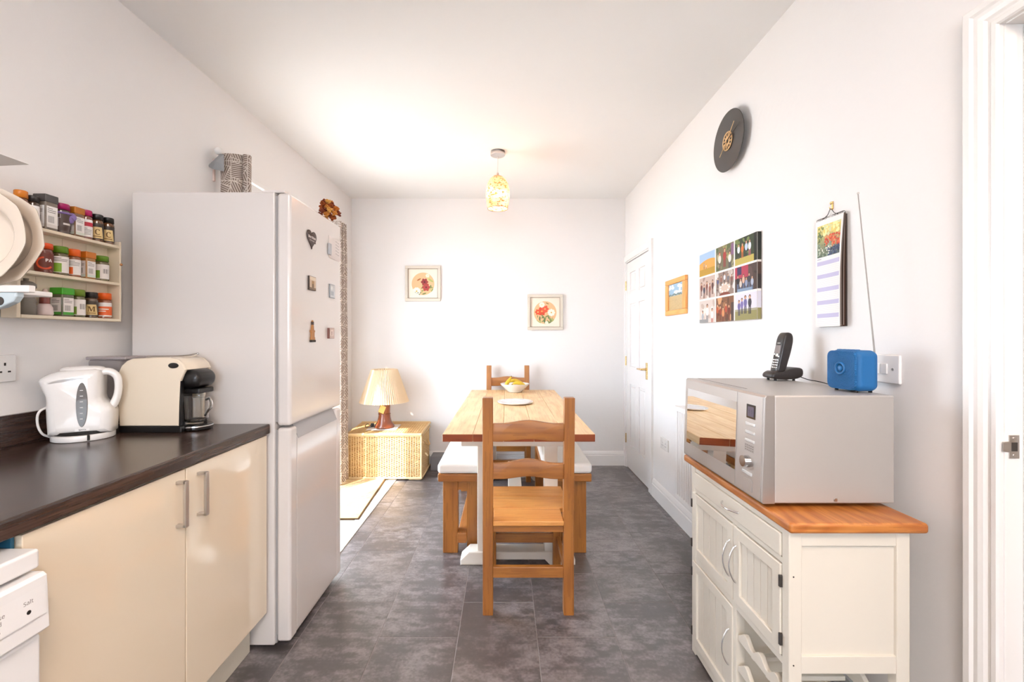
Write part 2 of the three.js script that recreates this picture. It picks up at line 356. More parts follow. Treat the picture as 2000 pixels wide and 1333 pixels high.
// ---- white panel door at the far end of the right wall
{
  const o = struct('door_1', [XR, 0, -(D1.d0 + D1.d1) / 2]);
  const xf = XR - 0.002, t = 0.036, y0 = 0.012;
  const st = 0.1, mid = (D1.d0 + D1.d1) / 2, rails = [[y0, 0.235], [0.82, 0.99], [1.58, 1.68], [1.875, D1.y1 - 0.006]];
  const a0 = D1.d0 + 0.004, a1 = D1.d1 - 0.004;
  const frame = [bx(xf, xf + t, y0, D1.y1 - 0.006, a0, a0 + st, 0.003), bx(xf, xf + t, y0, D1.y1 - 0.006, a1 - st, a1, 0.003), ...rails.map(([b, c]) => bx(xf + 0.0004, xf + t, b, c, a0 + st - 0.004, a1 - st + 0.004, 0.003))];
  for (let k = 0; k < 3; k++) frame.push(bx(xf + 0.0006, xf + t, rails[k][1] - 0.004, rails[k + 1][0] + 0.004, mid - 0.045, mid + 0.045, 0.003));
  const leaf = part(o, 'leaf', frame, m.trim);
  for (let k = 0; k < 3; k++) for (const [p, q] of [[a0 + st, mid - 0.045], [mid + 0.045, a1 - st]]) {
    const b = rails[k][1], c = rails[k + 1][0];
    part(leaf, 'door_panel', [bx(xf + 0.012, xf + t, b - 0.004, c + 0.004, p - 0.004, q + 0.004, 0.001), bx(xf + 0.003, xf + 0.02, b + 0.022, c - 0.022, p + 0.022, q - 0.022, 0.008, 2)], m.trim);
  }
  const ca = (y0, y1, d0, d1) => [bx(XR - 0.016, XR, y0, y1, d0, d1, 0.004), bx(XR - 0.02, XR + 0.002, y0, y1 + 0.001, d0 - 0.0012, d0 + 0.018, 0.004)];
  part(o, 'door_casing', [...ca(0, D1.y1 + 0.07, D1.d0 - 0.1, D1.d0 - 0.022), bx(XR - 0.0155, XR + 0.002, D1.y1 + 0.012, D1.y1 + 0.0695, D1.d0 - 0.03, FAR + 0.002, 0.004), bx(XR - 0.0158, XR + 0.001, -0.002, D1.y1 + 0.02, D1.d1 + 0.02, FAR + 0.001, 0.004)], m.trim);
  part(o, 'door_frame', [bx(XR - 0.006, XR + 0.055, 0, D1.y1 + 0.03, D1.d0 - 0.03, D1.d0, 0.002), bx(XR - 0.006, XR + 0.055, 0, D1.y1 + 0.03, D1.d1, D1.d1 + 0.03, 0.002), bx(XR - 0.006, XR + 0.055, D1.y1, D1.y1 + 0.03, D1.d0 - 0.03, D1.d1 + 0.03, 0.002)], m.trim);
  const h = part(o, 'handle_plate', bx(xf - 0.007, xf, 0.91, 1.05, D1.d0 + 0.03, D1.d0 + 0.068, 0.003), m.brass, 'brass handle plate');
  part(h, 'lever', sweep([[xf - 0.005, 0.995, -(D1.d0 + 0.049)], [xf - 0.045, 0.995, -(D1.d0 + 0.049)], [xf - 0.05, 0.995, -(D1.d0 + 0.06)], [xf - 0.05, 0.992, -(D1.d0 + 0.15)]], [0.011, 0.009, 0.009, 0.007], 8, 14), m.brass, 'brass lever');
  for (const y of [0.24, 0.99, 1.72]) part(o, 'hinge', cyl(0.006, 0.006, 0.09, XR - 0.009, y, D1.d1 + 0.004, 10), m.brass);
}

// ---- architrave, lining and strike plate of the doorway on the right
{
  const o = struct('door_2', [XR, 0, -GAP.d1]);
  const prof = [[0, 0], [0, 0.012], [0.004, 0.016], [0.014, 0.016], [0.018, 0.012], [0.024, 0.012], [0.03, 0.017], [0.04, 0.02], [0.05, 0.019], [0.056, 0.024], [0.07, 0.024], [0.075, 0.02], [0.075, 0]];   // [away from the opening, off the wall]
  const pos = [], st = [(a) => [0, GAP.d1 + 0.003 + a], (a) => [GAP.y1 + 0.003 + a, GAP.d1 + 0.003 + a], (a) => [GAP.y1 + 0.003 + a, GAP.d0 - 0.003 - a], (a) => [0, GAP.d0 - 0.003 - a]];
  const at = (k, j) => { const [a, b] = prof[j], [y, d] = st[k](a); return [XR - b, y, -d]; };
  for (let k = 0; k < 3; k++) for (let j = 0; j < prof.length - 1; j++) { const A = at(k, j), B = at(k, j + 1), C = at(k + 1, j), E = at(k + 1, j + 1); pos.push(...A, ...C, ...B, ...B, ...C, ...E); }
  const cg = new THREE.BufferGeometry(); cg.setAttribute('position', new THREE.Float32BufferAttribute(pos, 3)); cg.computeVertexNormals();
  part(o, 'door_casing', cg, m.trim);
  part(o, 'door_lining', [bx(XR - 0.002, XR + 0.142, 0, GAP.y1 + 0.03, GAP.d1, GAP.d1 + 0.03, 0.002), bx(XR - 0.002, XR + 0.142, 0, GAP.y1 + 0.03, GAP.d0 - 0.03, GAP.d0, 0.002), bx(XR - 0.002, XR + 0.142, GAP.y1, GAP.y1 + 0.03, GAP.d0, GAP.d1, 0.002)], m.trim);
  part(o, 'door_stop', [bx(XR + 0.04, XR + 0.08, 0, GAP.y1, GAP.d1 - 0.013, GAP.d1, 0.002), bx(XR + 0.04, XR + 0.08, GAP.y1 - 0.013, GAP.y1, GAP.d0, GAP.d1 - 0.013, 0.002)], m.trim);
  const sp = part(o, 'strike_plate', slabXY([[XR + 0.006, 0.975], [XR + 0.03, 0.975], [XR + 0.03, 1.03], [XR + 0.006, 1.03], [XR + 0.006, 1.015], [XR - 0.0085, 1.014], [XR - 0.0085, 0.991], [XR + 0.006, 0.99]], GAP.d1 - 0.0022, GAP.d1 - 0.0002, 0.0005), m.steel, 'steel strike plate');
  part(sp, 'latch_hole', bx(XR + 0.011, XR + 0.025, 0.992, 1.013, GAP.d1 - 0.0027, GAP.d1 - 0.002, 0.0002), m.darkGrey);
  for (const y of [0.982, 1.022]) part(sp, 'screw', clean(new THREE.CylinderGeometry(0.0035, 0.0035, 0.001, 12)).rotateX(Math.PI / 2).translate(XR + 0.018, y, -(GAP.d1 - 0.0026)), m.chrome);
}

// ---- garden door (hidden behind the fridge) and kitchen window
{
  const o = struct('door_3', [LW(3) - 0.1, 0, -(DOOR.d0 + DOOR.d1) / 2]);
  const x0 = LW(3) - 0.16, x1 = LW(3) - 0.1, mid = (DOOR.d0 + DOOR.d1) / 2, f = 0.06;
  part(o, 'door_frame', [bx(x0, x1, 0, DOOR.y1, DOOR.d0, DOOR.d0 + f, 0.004), bx(x0, x1, 0, DOOR.y1, DOOR.d1 - f, DOOR.d1, 0.004), bx(x0, x1, DOOR.y1 - f, DOOR.y1, DOOR.d0, DOOR.d1, 0.004), bx(x0, x1, 0, 0.05, DOOR.d0, DOOR.d1, 0.004), bx(x0, x1, 0, DOOR.y1, mid - 0.035, mid + 0.035, 0.004)], m.upvc);
  for (const [a, b] of [[DOOR.d0 + f, mid - 0.035], [mid + 0.035, DOOR.d1 - f]]) part(o, 'pane', new THREE.PlaneGeometry(b - a, DOOR.y1 - f - 0.05).rotateY(Math.PI / 2).translate((x0 + x1) / 2, (DOOR.y1 - f + 0.05) / 2, -(a + b) / 2), m.pane);
  const w = struct('window_1', [0, WIN.y0, -NEAR]);
  const fr = (a, b, c, e) => bx(a, b, c, e, NEAR - 0.14, NEAR - 0.08, 0.004);
  part(w, 'window_frame', [fr(WIN.x0, WIN.x1, WIN.y0, WIN.y0 + 0.06), fr(WIN.x0, WIN.x1, WIN.y1 - 0.06, WIN.y1), fr(WIN.x0, WIN.x0 + 0.06, WIN.y0, WIN.y1), fr(WIN.x1 - 0.06, WIN.x1, WIN.y0, WIN.y1), fr(-0.08, -0.02, WIN.y0, WIN.y1)], m.upvc);
  for (const [a, b] of [[WIN.x0 + 0.06, -0.08], [-0.02, WIN.x1 - 0.06]]) part(w, 'pane', new THREE.PlaneGeometry(b - a, WIN.y1 - WIN.y0 - 0.12).translate((a + b) / 2, (WIN.y0 + WIN.y1) / 2, -NEAR + 0.11), m.pane);
  single('ground_outside', null, null, [bx(-14, -1.88, -0.3, -0.14, -6, 12, 0), bx(-14, 8, -0.3, -0.14, -12, NEAR - 0.3, 0)], M({ color: new THREE.Color().setRGB(0.46, 0.43, 0.39), roughness: 0.9 }), null, 'structure');
}

// ================================================================== KITCHEN SIDE (left)
const CT = 0.914;   // worktop height
{
  const o = thing('worktop', 'dark wood-grain kitchen worktop carrying the kettle, ending at the fridge', 'worktop', [-1.26, 0.874, -0.96]);
  part(o, 'top', uvm(bx(-1.57, -0.947, 0.874, CT, 0.1, 1.73, 0.006, 3), 'z', 1.6), m.wenge);
  const a = 0.1, b = 1.72;
  part(o, 'upstand', uvm(prism([[LW(a) + 0.004, a], [LW(a) + 0.018, a], [LW(b) + 0.018, b], [LW(b) + 0.004, b]].reverse(), CT - 0.001, CT + 0.1), 'z', 1.6), m.wenge);
}
{
  const o = thing('base_cabinet', 'cream high-gloss double-door cupboard under the dark worktop', 'cupboard', [-1.27, 0, -1.29]);
  part(o, 'carcass', [bx(-1.57, -0.978, 0.152, 0.872, 0.852, 0.868, 0.001), bx(-1.57, -0.978, 0.152, 0.872, 1.706, 1.722, 0.001), bx(-1.57, -0.978, 0.152, 0.168, 0.86, 1.715, 0.001), bx(-1.57, -1.552, 0.152, 0.872, 0.86, 1.715, 0.001), bx(-1.57, -0.978, 0.855, 0.872, 0.86, 1.715, 0.001)], m.carcass);
  for (const [a, b, hd] of [[0.852, 1.286, 1.286 - 0.032], [1.29, 1.724, 1.29 + 0.05]]) {
    const dr = part(o, 'door', bx(-0.976, -0.958, 0.157, 0.868, a, b, 0.002), m.cream);
    const x1 = -0.928, y0 = 0.707, y1 = 0.842;
    part(dr, 'handle', [bx(x1 - 0.009, x1, y0, y1, hd - 0.007, hd + 0.007, 0.0015), bx(-0.959, x1 - 0.002, y0, y0 + 0.009, hd - 0.007, hd + 0.007, 0.0015), bx(-0.959, x1 - 0.002, y1 - 0.009, y1, hd - 0.007, hd + 0.007, 0.0015)], m.steel, 'brushed steel bow handle');
  }
  part(o, 'plinth', bx(-1.04, -1.025, 0.001, 0.15, 0.853, 1.722, 0.001), m.plinth);
}
{
  const o = thing('dishwasher', 'white freestanding dishwasher under the worktop, cut by the photo edge', 'dishwasher', [-1.2, 0, -0.54]);
  part(o, 'body', bx(-1.5, -0.93, 0.02, 0.81, 0.235, 0.838, 0.004), m.appliance);
  part(o, 'lid', bx(-1.52, -0.909, 0.812, 0.85, 0.232, 0.84, 0.006, 3), m.appliance);
  const cp = part(o, 'control_panel', slabXY([[-0.935, 0.69], [-0.9, 0.69], [-0.888, 0.70], [-0.893, 0.8], [-0.9, 0.806], [-0.935, 0.806]], 0.236, 0.838, 0.002), m.appliance);
  part(o, 'door', bx(-0.93, -0.903, 0.11, 0.687, 0.238, 0.836, 0.006, 3), m.appliance);
  const txt = canvasTex(256, 128, (x) => { x.clearRect(0, 0, 256, 128); x.fillStyle = '#e9e8e8'; x.fillRect(0, 0, 256, 128); x.fillStyle = '#77706f'; x.font = '24px sans-serif'; x.textAlign = 'center'; x.fillText('Rinse', 70, 52); x.fillText('aid', 70, 78); x.fillText('Salt', 186, 52); x.fillStyle = '#1c1a1a'; x.beginPath(); x.arc(70, 104, 9, 0, 7); x.arc(186, 86, 9, 0, 7); x.fill(); });
  const lb = new THREE.PlaneGeometry(0.11, 0.055).rotateY(Math.PI / 2);
  part(cp, 'printed_symbols', clean(lb).rotateZ(0.06).translate(-0.8875, 0.758, -0.775), M({ map: txt, roughness: 0.3 }), 'small grey print with two dark dots');
}
single('blue_board', 'blue edge of a board standing between dishwasher and cream cupboard', 'board', bx(-1.4, -0.97, 0.3, 0.868, 0.842, 0.849, 0.001), M({ color: 0x1f5f7d, roughness: 0.5 }));

// ---- fridge freezer
{
  const o = thing('fridge_freezer', 'tall white fridge freezer standing at the end of the worktop', 'fridge', [-1.2, 0, -2.007]);
  const d0 = 1.739, d1 = 2.276;
  part(o, 'body', bx(-1.513, -0.936, 0.014, 1.85, d0, d1, 0.005, 2), m.fridge);
  part(o, 'gasket', [bx(-0.938, -0.925, 0.05, 0.885, d0 + 0.012, d1 - 0.012, 0.002), bx(-0.938, -0.925, 0.915, 1.838, d0 + 0.012, d1 - 0.012, 0.002)], m.fridgeGrey);
  part(o, 'upper_door', bx(-0.928, -0.872, 0.902, 1.848, d0 + 0.002, d1 - 0.002, 0.014, 4), m.fridge);
  // lower door with a bevelled grip along its top
  const prof = [[-0.928, 0.026], [-0.886, 0.026], [-0.874, 0.036], [-0.872, 0.05], [-0.872, 0.84], [-0.886, 0.87], [-0.898, 0.893], [-0.928, 0.893]];
  const ld = part(o, 'lower_door', [slabXY(prof, d0 + 0.06, d1 - 0.06, 0), bx(-0.928, -0.872, 0.026, 0.893, d0 + 0.002, d0 + 0.062, 0.012, 4), bx(-0.928, -0.872, 0.026, 0.893, d1 - 0.062, d1 - 0.002, 0.012, 4)], m.fridge);
  part(ld, 'grip', slabXY([[-0.9, 0.8985], [-0.897, 0.894], [-0.884, 0.869], [-0.8705, 0.8395], [-0.868, 0.8405], [-0.882, 0.872], [-0.894, 0.8985]], d0 + 0.064, d1 - 0.064, 0.0006), M({ color: 0xa5a3a4, roughness: 0.35 }), 'grey grip strip along the door top');
  part(o, 'hinge_cover', bx(-0.99, -0.9, 1.85, 1.861, d0 + 0.01, d0 + 0.06, 0.004), m.fridge);
  part(o, 'plinth_grille', bx(-0.96, -0.93, 0.016, 0.05, d0 + 0.01, d1 - 0.01, 0.003), m.fridgeGrey);
  for (const [x, d] of [[-0.97, d0 + 0.05], [-0.97, d1 - 0.05], [-1.46, d0 + 0.05], [-1.46, d1 - 0.05]]) part(o, 'foot', cyl(0.018, 0.018, 0.016, x, 0, d, 14), m.rubber);
}
// magnets on the fridge door
{
  const xf = -0.872;
  const hs = []; for (let i = 0; i < 48; i++) { const t = i / 48 * Math.PI * 2; hs.push([-(16 * Math.sin(t) ** 3) / 34 * 0.098, (13 * Math.cos(t) - 5 * Math.cos(2 * t) - 2 * Math.cos(3 * t) - Math.cos(4 * t) + 2.5) / 30 * 0.085]); }
  const ht = thing('heart_magnet', 'dark brown heart-shaped magnet with white lettering on the fridge', 'magnet', [xf, 1.66, -1.925]);
  part(ht, 'heart', slabDY(hs.map(([a, b]) => [1.925 + a, 1.697 + b]), xf, xf + 0.005, 0.001), M({ color: 0x4b3f3d, roughness: 0.6 }));
  const tx = canvasTex(256, 128, (x) => { x.fillStyle = '#4b3f3d'; x.fillRect(0, 0, 256, 128); x.fillStyle = '#efe6e2'; x.textAlign = 'center'; x.font = 'bold 52px serif'; x.fillText('Best Mum', 128, 62); x.font = '24px sans-serif'; x.fillText('IN THE WORLD', 128, 104); });
  part(ht, 'lettering', clean(new THREE.PlaneGeometry(0.072, 0.036)).rotateY(Math.PI / 2).translate(xf + 0.0053, 1.703, -1.925), M({ map: tx, roughness: 0.6 }));
  const ph = (draw) => M({ map: canvasTex(96, 96, draw), roughness: 0.4 });
  const mag = (name, label, d, y, w, h, t, side, draw) => {
    const o = thing(name, label, 'magnet', [xf, y, -d]);
    part(o, 'backing', bx(xf, xf + t, y - h / 2, y + h / 2, d - w / 2, d + w / 2, 0.001), side);
    part(o, 'picture', clean(new THREE.PlaneGeometry(w * 0.94, h * 0.94)).rotateY(Math.PI / 2).translate(xf + t + 0.0003, y, -d), ph(draw));
  };
  mag('photo_magnet', 'small tan picture magnet below the heart on the fridge', 1.925, 1.503, 0.066, 0.062, 0.008, M({ color: 0x3d3028 }), (x) => { x.fillStyle = '#cdb79c'; x.fillRect(0, 0, 96, 96); x.fillStyle = '#a07c50'; x.fillRect(30, 30, 40, 66); x.fillStyle = '#6d5334'; x.fillRect(38, 52, 22, 44); x.fillRect(0, 80, 96, 16); x.fillStyle = '#d9c9b4'; x.fillRect(0, 0, 96, 24); });
  mag('photo_magnet', 'pale blue picture magnet by the far edge of the fridge door', 2.15, 1.492, 0.062, 0.068, 0.006, M({ color: 0x8f9499 }), (x) => { x.fillStyle = '#c9ced3'; x.fillRect(0, 0, 96, 96); x.fillStyle = '#a6b1bb'; x.fillRect(10, 50, 60, 30); x.fillStyle = '#dfe3e6'; x.fillRect(10, 12, 40, 26); });
  mag('photo_magnet', 'brown-edged square magnet low on the fridge upper door', 2.13, 1.282, 0.062, 0.052, 0.011, M({ color: 0x7b5048 }), (x) => { x.fillStyle = '#bda79e'; x.fillRect(0, 0, 96, 96); x.fillStyle = '#d9c6bc'; x.fillRect(14, 14, 60, 60); x.fillStyle = '#8d6f66'; x.fillRect(36, 30, 14, 40); });
  // lighthouse
  const l = thing('lighthouse_magnet', 'tall thin brown lighthouse-shaped magnet on the fridge', 'magnet', [xf, 1.24, -1.93]);
  part(l, 'tower', slabDY([[1.912, 1.245], [1.95, 1.245], [1.95, 1.262], [1.945, 1.262], [1.945, 1.285], [1.95, 1.285], [1.95, 1.293], [1.94, 1.295], [1.938, 1.312], [1.934, 1.325], [1.934, 1.334], [1.93, 1.338], [1.926, 1.334], [1.926, 1.322], [1.92, 1.295], [1.911, 1.293], [1.911, 1.285], [1.916, 1.284], [1.916, 1.262], [1.912, 1.262]], xf, xf + 0.008, 0.0015), M({ color: 0xa9743f, roughness: 0.5 }));
  part(l, 'base', bx(xf, xf + 0.01, 1.24, 1.25, 1.91, 1.952, 0.001), m.rubber);
  part(l, 'lantern', bx(xf, xf + 0.009, 1.318, 1.332, 1.924, 1.936, 0.001), M({ color: 0x4a3a30 }));
  // notes
  const nt = M({ map: canvasTex(128, 128, (x) => { x.fillStyle = '#e2dcdb'; x.fillRect(0, 0, 128, 128); x.strokeStyle = '#a7a1a3'; x.lineWidth = 3; for (let k = 0; k < 5; k++) { x.beginPath(); x.moveTo(70, 18 + k * 18); x.bezierCurveTo(85, 10 + k * 18, 95, 26 + k * 18, 112, 18 + k * 18); x.stroke(); } }), roughness: 0.8 });
  const n = thing('paper_note', 'white paper note near the far top corner of the fridge door', 'note', [xf, 1.66, -2.19]);
  part(n, 'sheet', uvSheet(xf + 0.0015, 2.115, 2.262, 1.655, 1.765), nt);
  part(n, 'clip_magnet', bx(xf + 0.002, xf + 0.011, 1.668, 1.724, 2.102, 2.128, 0.002), M({ color: 0xb9bcc2, roughness: 0.4 }));
}
function uvSheet(x, d0, d1, y0, y1) {
  return clean(new THREE.BoxGeometry(d1 - d0, y1 - y0, 0.0012)).rotateY(Math.PI / 2).translate(x, (y0 + y1) / 2, -(d0 + d1) / 2);
}
// dried flowers on the fridge
{
  const o = thing('dried_flowers', 'bunch of dried orange-brown flower heads on top of the fridge', 'flowers', [-0.905, 1.85, -2.2]);
  const cols = [0xb5651d, 0xc98235, 0x9c4c1a, 0x7a3418, 0xd8a04e].map((c) => M({ color: c, roughness: 0.85, side: THREE.DoubleSide }));
  for (let k = 0; k < 26; k++) {
    const a = k * 2.399, h = (k + 0.5) / 26, r = 0.05 * Math.sqrt(1 - (2 * h - 0.75) ** 2 * 0.4) * (k % 3 ? 1 : 0.45) * (1 - 0.35 * h), y = 1.868 + 0.085 * h, x = -0.905 + r * Math.cos(a), d = 2.2 + r * Math.sin(a) * 0.9, petals = [];
    for (let p = 0; p < 14; p++) {
      const g = new THREE.SphereGeometry(0.011, 6, 4).scale(1, 0.3, 0.75).translate(0.0085, 0, 0);
      g.rotateZ(rr(0.1, 1.2)); g.rotateY(p * 0.45 + rr(-0.2, 0.2)); g.rotateX(rr(-1.1, 1.1)); g.translate(x, y, -d); petals.push(g);
    }
    part(o, 'flower_head', petals, cols[Math.floor(rnd() * 5)]);
  }
}

// ---- kettle
{
  const o = thing('kettle', 'white plastic electric kettle with a grey water gauge on the worktop', 'kettle', [-1.452, CT, -1.478], { turn: 0.5, local: true });
  const K = ([px, py]) => [(px - 166) * 0.00132, (855 - py) * 0.00179];
  const outline = [[107, 843], [104, 800], [103.5, 772], [97, 757], [91, 740], [99, 733], [115, 727], [140, 723], [180, 721], [203, 724], [207, 735], [207.5, 760], [209, 780], [222, 790], [230, 800], [229.5, 843]].map(K);
  part(o, 'body', toCreasedNormals(slabXY(smooth(outline, 5, false), -0.058, 0.058, 0.028), 0.7), m.whiteGloss);
  const hp = [[196, 729], [218, 728], [232, 737], [236, 754], [234, 774], [226, 792], [218, 800]].map(K).map(([a, b]) => [a, b, 0]);
  part(o, 'handle', sweep(hp, [0.014, 0.0125, 0.0115, 0.011, 0.0115, 0.013, 0.014], 12, 28).scale(1, 1, 1.25), m.whiteGloss);
  part(o, 'lid', lathe([[0, 0.012], [0.035, 0.0115], [0.055, 0.008], [0.062, 0.002], [0.062, -0.004]], 0.0, 0.2375, 0, 32, 0.95, 0.62), m.whiteGloss);
  part(o, 'base', [lathe([[0, 0], [0.078, 0], [0.082, 0.003], [0.082, 0.018], [0.079, 0.021], [0, 0.021]], 0.002, 0, 0, 40, 1, 0.92)], m.whiteGloss);
  part(o, 'base_gap', lathe([[0, 0.0], [0.074, 0], [0.074, 0.012], [0, 0.012]], 0.002, 0.019, 0, 32, 1, 0.86), m.rubber);
  const el = (rx, ry, z0, z1, cy = 0.122) => slabXY(Array.from({ length: 40 }, (_, i) => [0.013 + rx * Math.cos(i / 40 * 6.2832), cy + ry * Math.sin(i / 40 * 6.2832)]), z0, z1, 0.001);
  const ga = part(o, 'water_gauge', el(0.0145, 0.074, -0.0605, -0.05), M({ color: 0x5a5450, roughness: 0.2, clearcoat: 0.5 }), 'grey oval water level window');
  for (let k = 0; k < 6; k++) part(ga, 'level_mark', bx(0.0085, 0.0165, 0.074 + k * 0.019, 0.0765 + k * 0.019, -0.0614, -0.0602, 0.0002), m.white);
  const tx = canvasTex(256, 64, (x) => { x.fillStyle = '#eae9e8'; x.fillRect(0, 0, 256, 64); x.fillStyle = '#3a3838'; x.font = 'bold 46px sans-serif'; x.textAlign = 'center'; x.fillText('igenix', 128, 46); });
  part(o, 'lettering', clean(new THREE.PlaneGeometry(0.036, 0.009)).translate(0.014, 0.039, 0.0585), M({ map: tx, roughness: 0.25 }));
  part(o, 'switch', bx(0.03, 0.036, 0.004, 0.022, -0.0745, -0.068, 0.001), m.rubber);
  part(o, 'power_cord', sweep([[-0.08, 0.012, 0.0], [-0.095, 0.03, 0.02], [-0.103, 0.07, 0.03], [-0.096, 0.105, 0.035], [-0.075, 0.12, 0.01]], 0.0035, 8, 24), m.white);
}
// ---- capsule coffee machine
{
  const o = thing('coffee_machine', 'cream capsule coffee machine with black head beside the fridge', 'coffee machine', [-1.28, CT, -1.63]);
  const A = ([px, py]) => [(px - 988) / 539, 1.26 - (py - 660) / 539];
  const shell = [[232, 833], [229.5, 800], [229, 730], [236, 715], [247, 705], [258, 701], [300, 699], [330, 699], [346, 703], [356, 712], [361, 723], [356, 733], [351, 745], [349, 790], [348, 833]].map(A);
  const core = [[232, 833], [229.5, 800], [229, 730], [236, 715], [247, 705], [258, 701], [300, 699], [330, 699], [346, 703], [356, 712], [361, 723], [340, 732], [324, 740], [322, 833]].map(A);
  const creamy = M({ color: new THREE.Color().setRGB(0.80, 0.70, 0.56), roughness: 0.2, clearcoat: 0.6, clearcoatRoughness: 0.1 });
  part(o, 'shell', [slabXY(shell, 1.56, 1.574, 0.004), slabXY(shell, 1.686, 1.7, 0.004), slabXY(core, 1.57, 1.69, 0.001)].map((g) => toCreasedNormals(g, 0.6)), creamy);
  part(o, 'base', bx(A([230, 0])[0], A([352, 0])[0], CT, CT + 0.024, 1.562, 1.698, 0.004), m.black);
  part(o, 'column', bx(A([318, 0])[0], A([326, 0])[0], CT + 0.005, A([0, 735])[1], 1.574, 1.686, 0.002), m.black);
  part(o, 'cavity_edge', slabXY([[348, 833], [349.2, 790], [351.2, 745], [353, 745], [351, 790], [350, 833]].map(A), 1.561, 1.575, 0.0003), m.black);
  const hd = part(o, 'brewing_head', toCreasedNormals(slabXY(smooth([[-1.23, 1.085], [-1.22, 1.118], [-1.195, 1.136], [-1.16, 1.142], [-1.137, 1.13], [-1.128, 1.112], [-1.132, 1.09], [-1.145, 1.076], [-1.18, 1.07], [-1.228, 1.07]], 4), 1.576, 1.684, 0.02), 0.8), m.black);
  part(hd, 'nozzle_plate', bx(-1.226, -1.133, 1.052, 1.071, 1.59, 1.67, 0.005), m.black);
  const dt = part(o, 'drip_tray', lathe([[0, 0], [0.05, 0], [0.053, 0.004], [0.053, 0.019], [0.05, 0.022], [0, 0.022]], -1.172, CT, 1.63, 36), m.blackGloss);
  part(dt, 'tray_rim', lathe([[0.0535, 0.012], [0.0545, 0.013], [0.0545, 0.016], [0.0535, 0.017]], -1.172, CT, 1.63, 36), m.chrome);
  part(o, 'lever', sweep([[-1.36, 1.188, -1.63], [-1.25, 1.189, -1.63], [-1.19, 1.192, -1.63], [-1.165, 1.2, -1.63]], [0.004, 0.004, 0.006, 0.004], 8, 12).scale(1, 1, 1), m.chrome);
  part(o, 'badge', clean(new THREE.CylinderGeometry(0.014, 0.014, 0.004, 20)).scale(1.3, 1, 0.7).rotateX(Math.PI / 2).translate(A([345, 712])[0] - 0.012, A([0, 714])[1] - 0.001, -1.5595), m.black);
  const tk = part(o, 'water_tank', [bx(-1.545, -1.42, CT + 0.03, 1.18, 1.585, 1.675, 0.012, 3)], m.smoke, 'smoky translucent water tank');
  part(tk, 'tank_lid', bx(-1.548, -1.4, 1.178, 1.19, 1.582, 1.678, 0.004), M({ color: 0x9c9596, roughness: 0.3 }));
}
{
  const o = thing('glass_mug', 'clear glass mug standing on the coffee machine tray', 'mug', [-1.172, CT + 0.0225, -1.63]);
  const y = CT + 0.0225;
  part(o, 'cup', lathe([[0, 0.001], [0.032, 0.0], [0.035, 0.003], [0.0385, 0.02], [0.0425, 0.1], [0.0405, 0.101], [0.0365, 0.02], [0.033, 0.008], [0, 0.007]], -1.172, y, 1.63, 40), m.glass);
  part(o, 'handle', sweep([[-1.131, y + 0.09, -1.622], [-1.113, y + 0.094, -1.615], [-1.101, y + 0.08, -1.61], [-1.103, y + 0.063, -1.611], [-1.118, y + 0.05, -1.615], [-1.1345, y + 0.03, -1.622]], 0.0042, 10, 24), m.glass);
}

// ---- double socket on the left wall
{
  const x = LW(1.32), o = thing('wall_socket', 'white double socket on the wall left of the kettle', 'socket', [x, 1.12, -1.318]);
  const place = (g) => g.rotateY(Math.PI / 2).translate(x, 1.162, -1.318);
  part(o, 'plate', place(bx(-0.073, 0.073, -0.043, 0.043, -0.009, 0, 0.004, 3)), m.whiteGloss);
  for (const s of [-1, 1]) {
    for (const [hx, hy, w, h] of [[0, 0.014, 0.005, 0.009], [-0.012, -0.01, 0.008, 0.005], [0.012, -0.01, 0.008, 0.005]]) part(o, 'pin_hole', place(bx(s * 0.04 + hx - w / 2, s * 0.04 + hx + w / 2, hy - h / 2, hy + h / 2, -0.0098, -0.0088, 0.0002)), m.rubber);
  }
}

// ---- spice rack with its jars
{
  const o = thing('spice_rack', 'cream painted three-shelf spice rack on the wall beside the fridge', 'rack', [-1.555, 1.323, -1.53]);
  const a = 1.345, b = 1.712, xb = LW(1.5) + 0.006, xf = -1.53;
  part(o, 'side_panel', bx(xb, xf, 1.323, 1.64, b - 0.008, b, 0.002), m.rackCream);
  part(o, 'side_panel', bx(xb, xf, 1.323, 1.64, a, a + 0.012, 0.002), m.rackCream);
  for (const y of [1.323, 1.466, 1.612]) part(o, 'shelf', bx(xb, xf + 0.001, y, y + 0.011, a + 0.012, b - 0.008, 0.002), m.rackCream);
  for (let k = 0; k < 4; k++) part(o, 'back_board', bx(xb - 0.004, xb + 0.003, 1.323, 1.62, a + 0.012 + k * 0.0868, a + 0.0978 + k * 0.0868, 0.001), m.rackCream);
  part(o, 'peg', clean(new THREE.SphereGeometry(0.005, 10, 8)).translate(xf + 0.002, 1.55, -(b - 0.004)), M({ color: 0xc08a58 }));
}
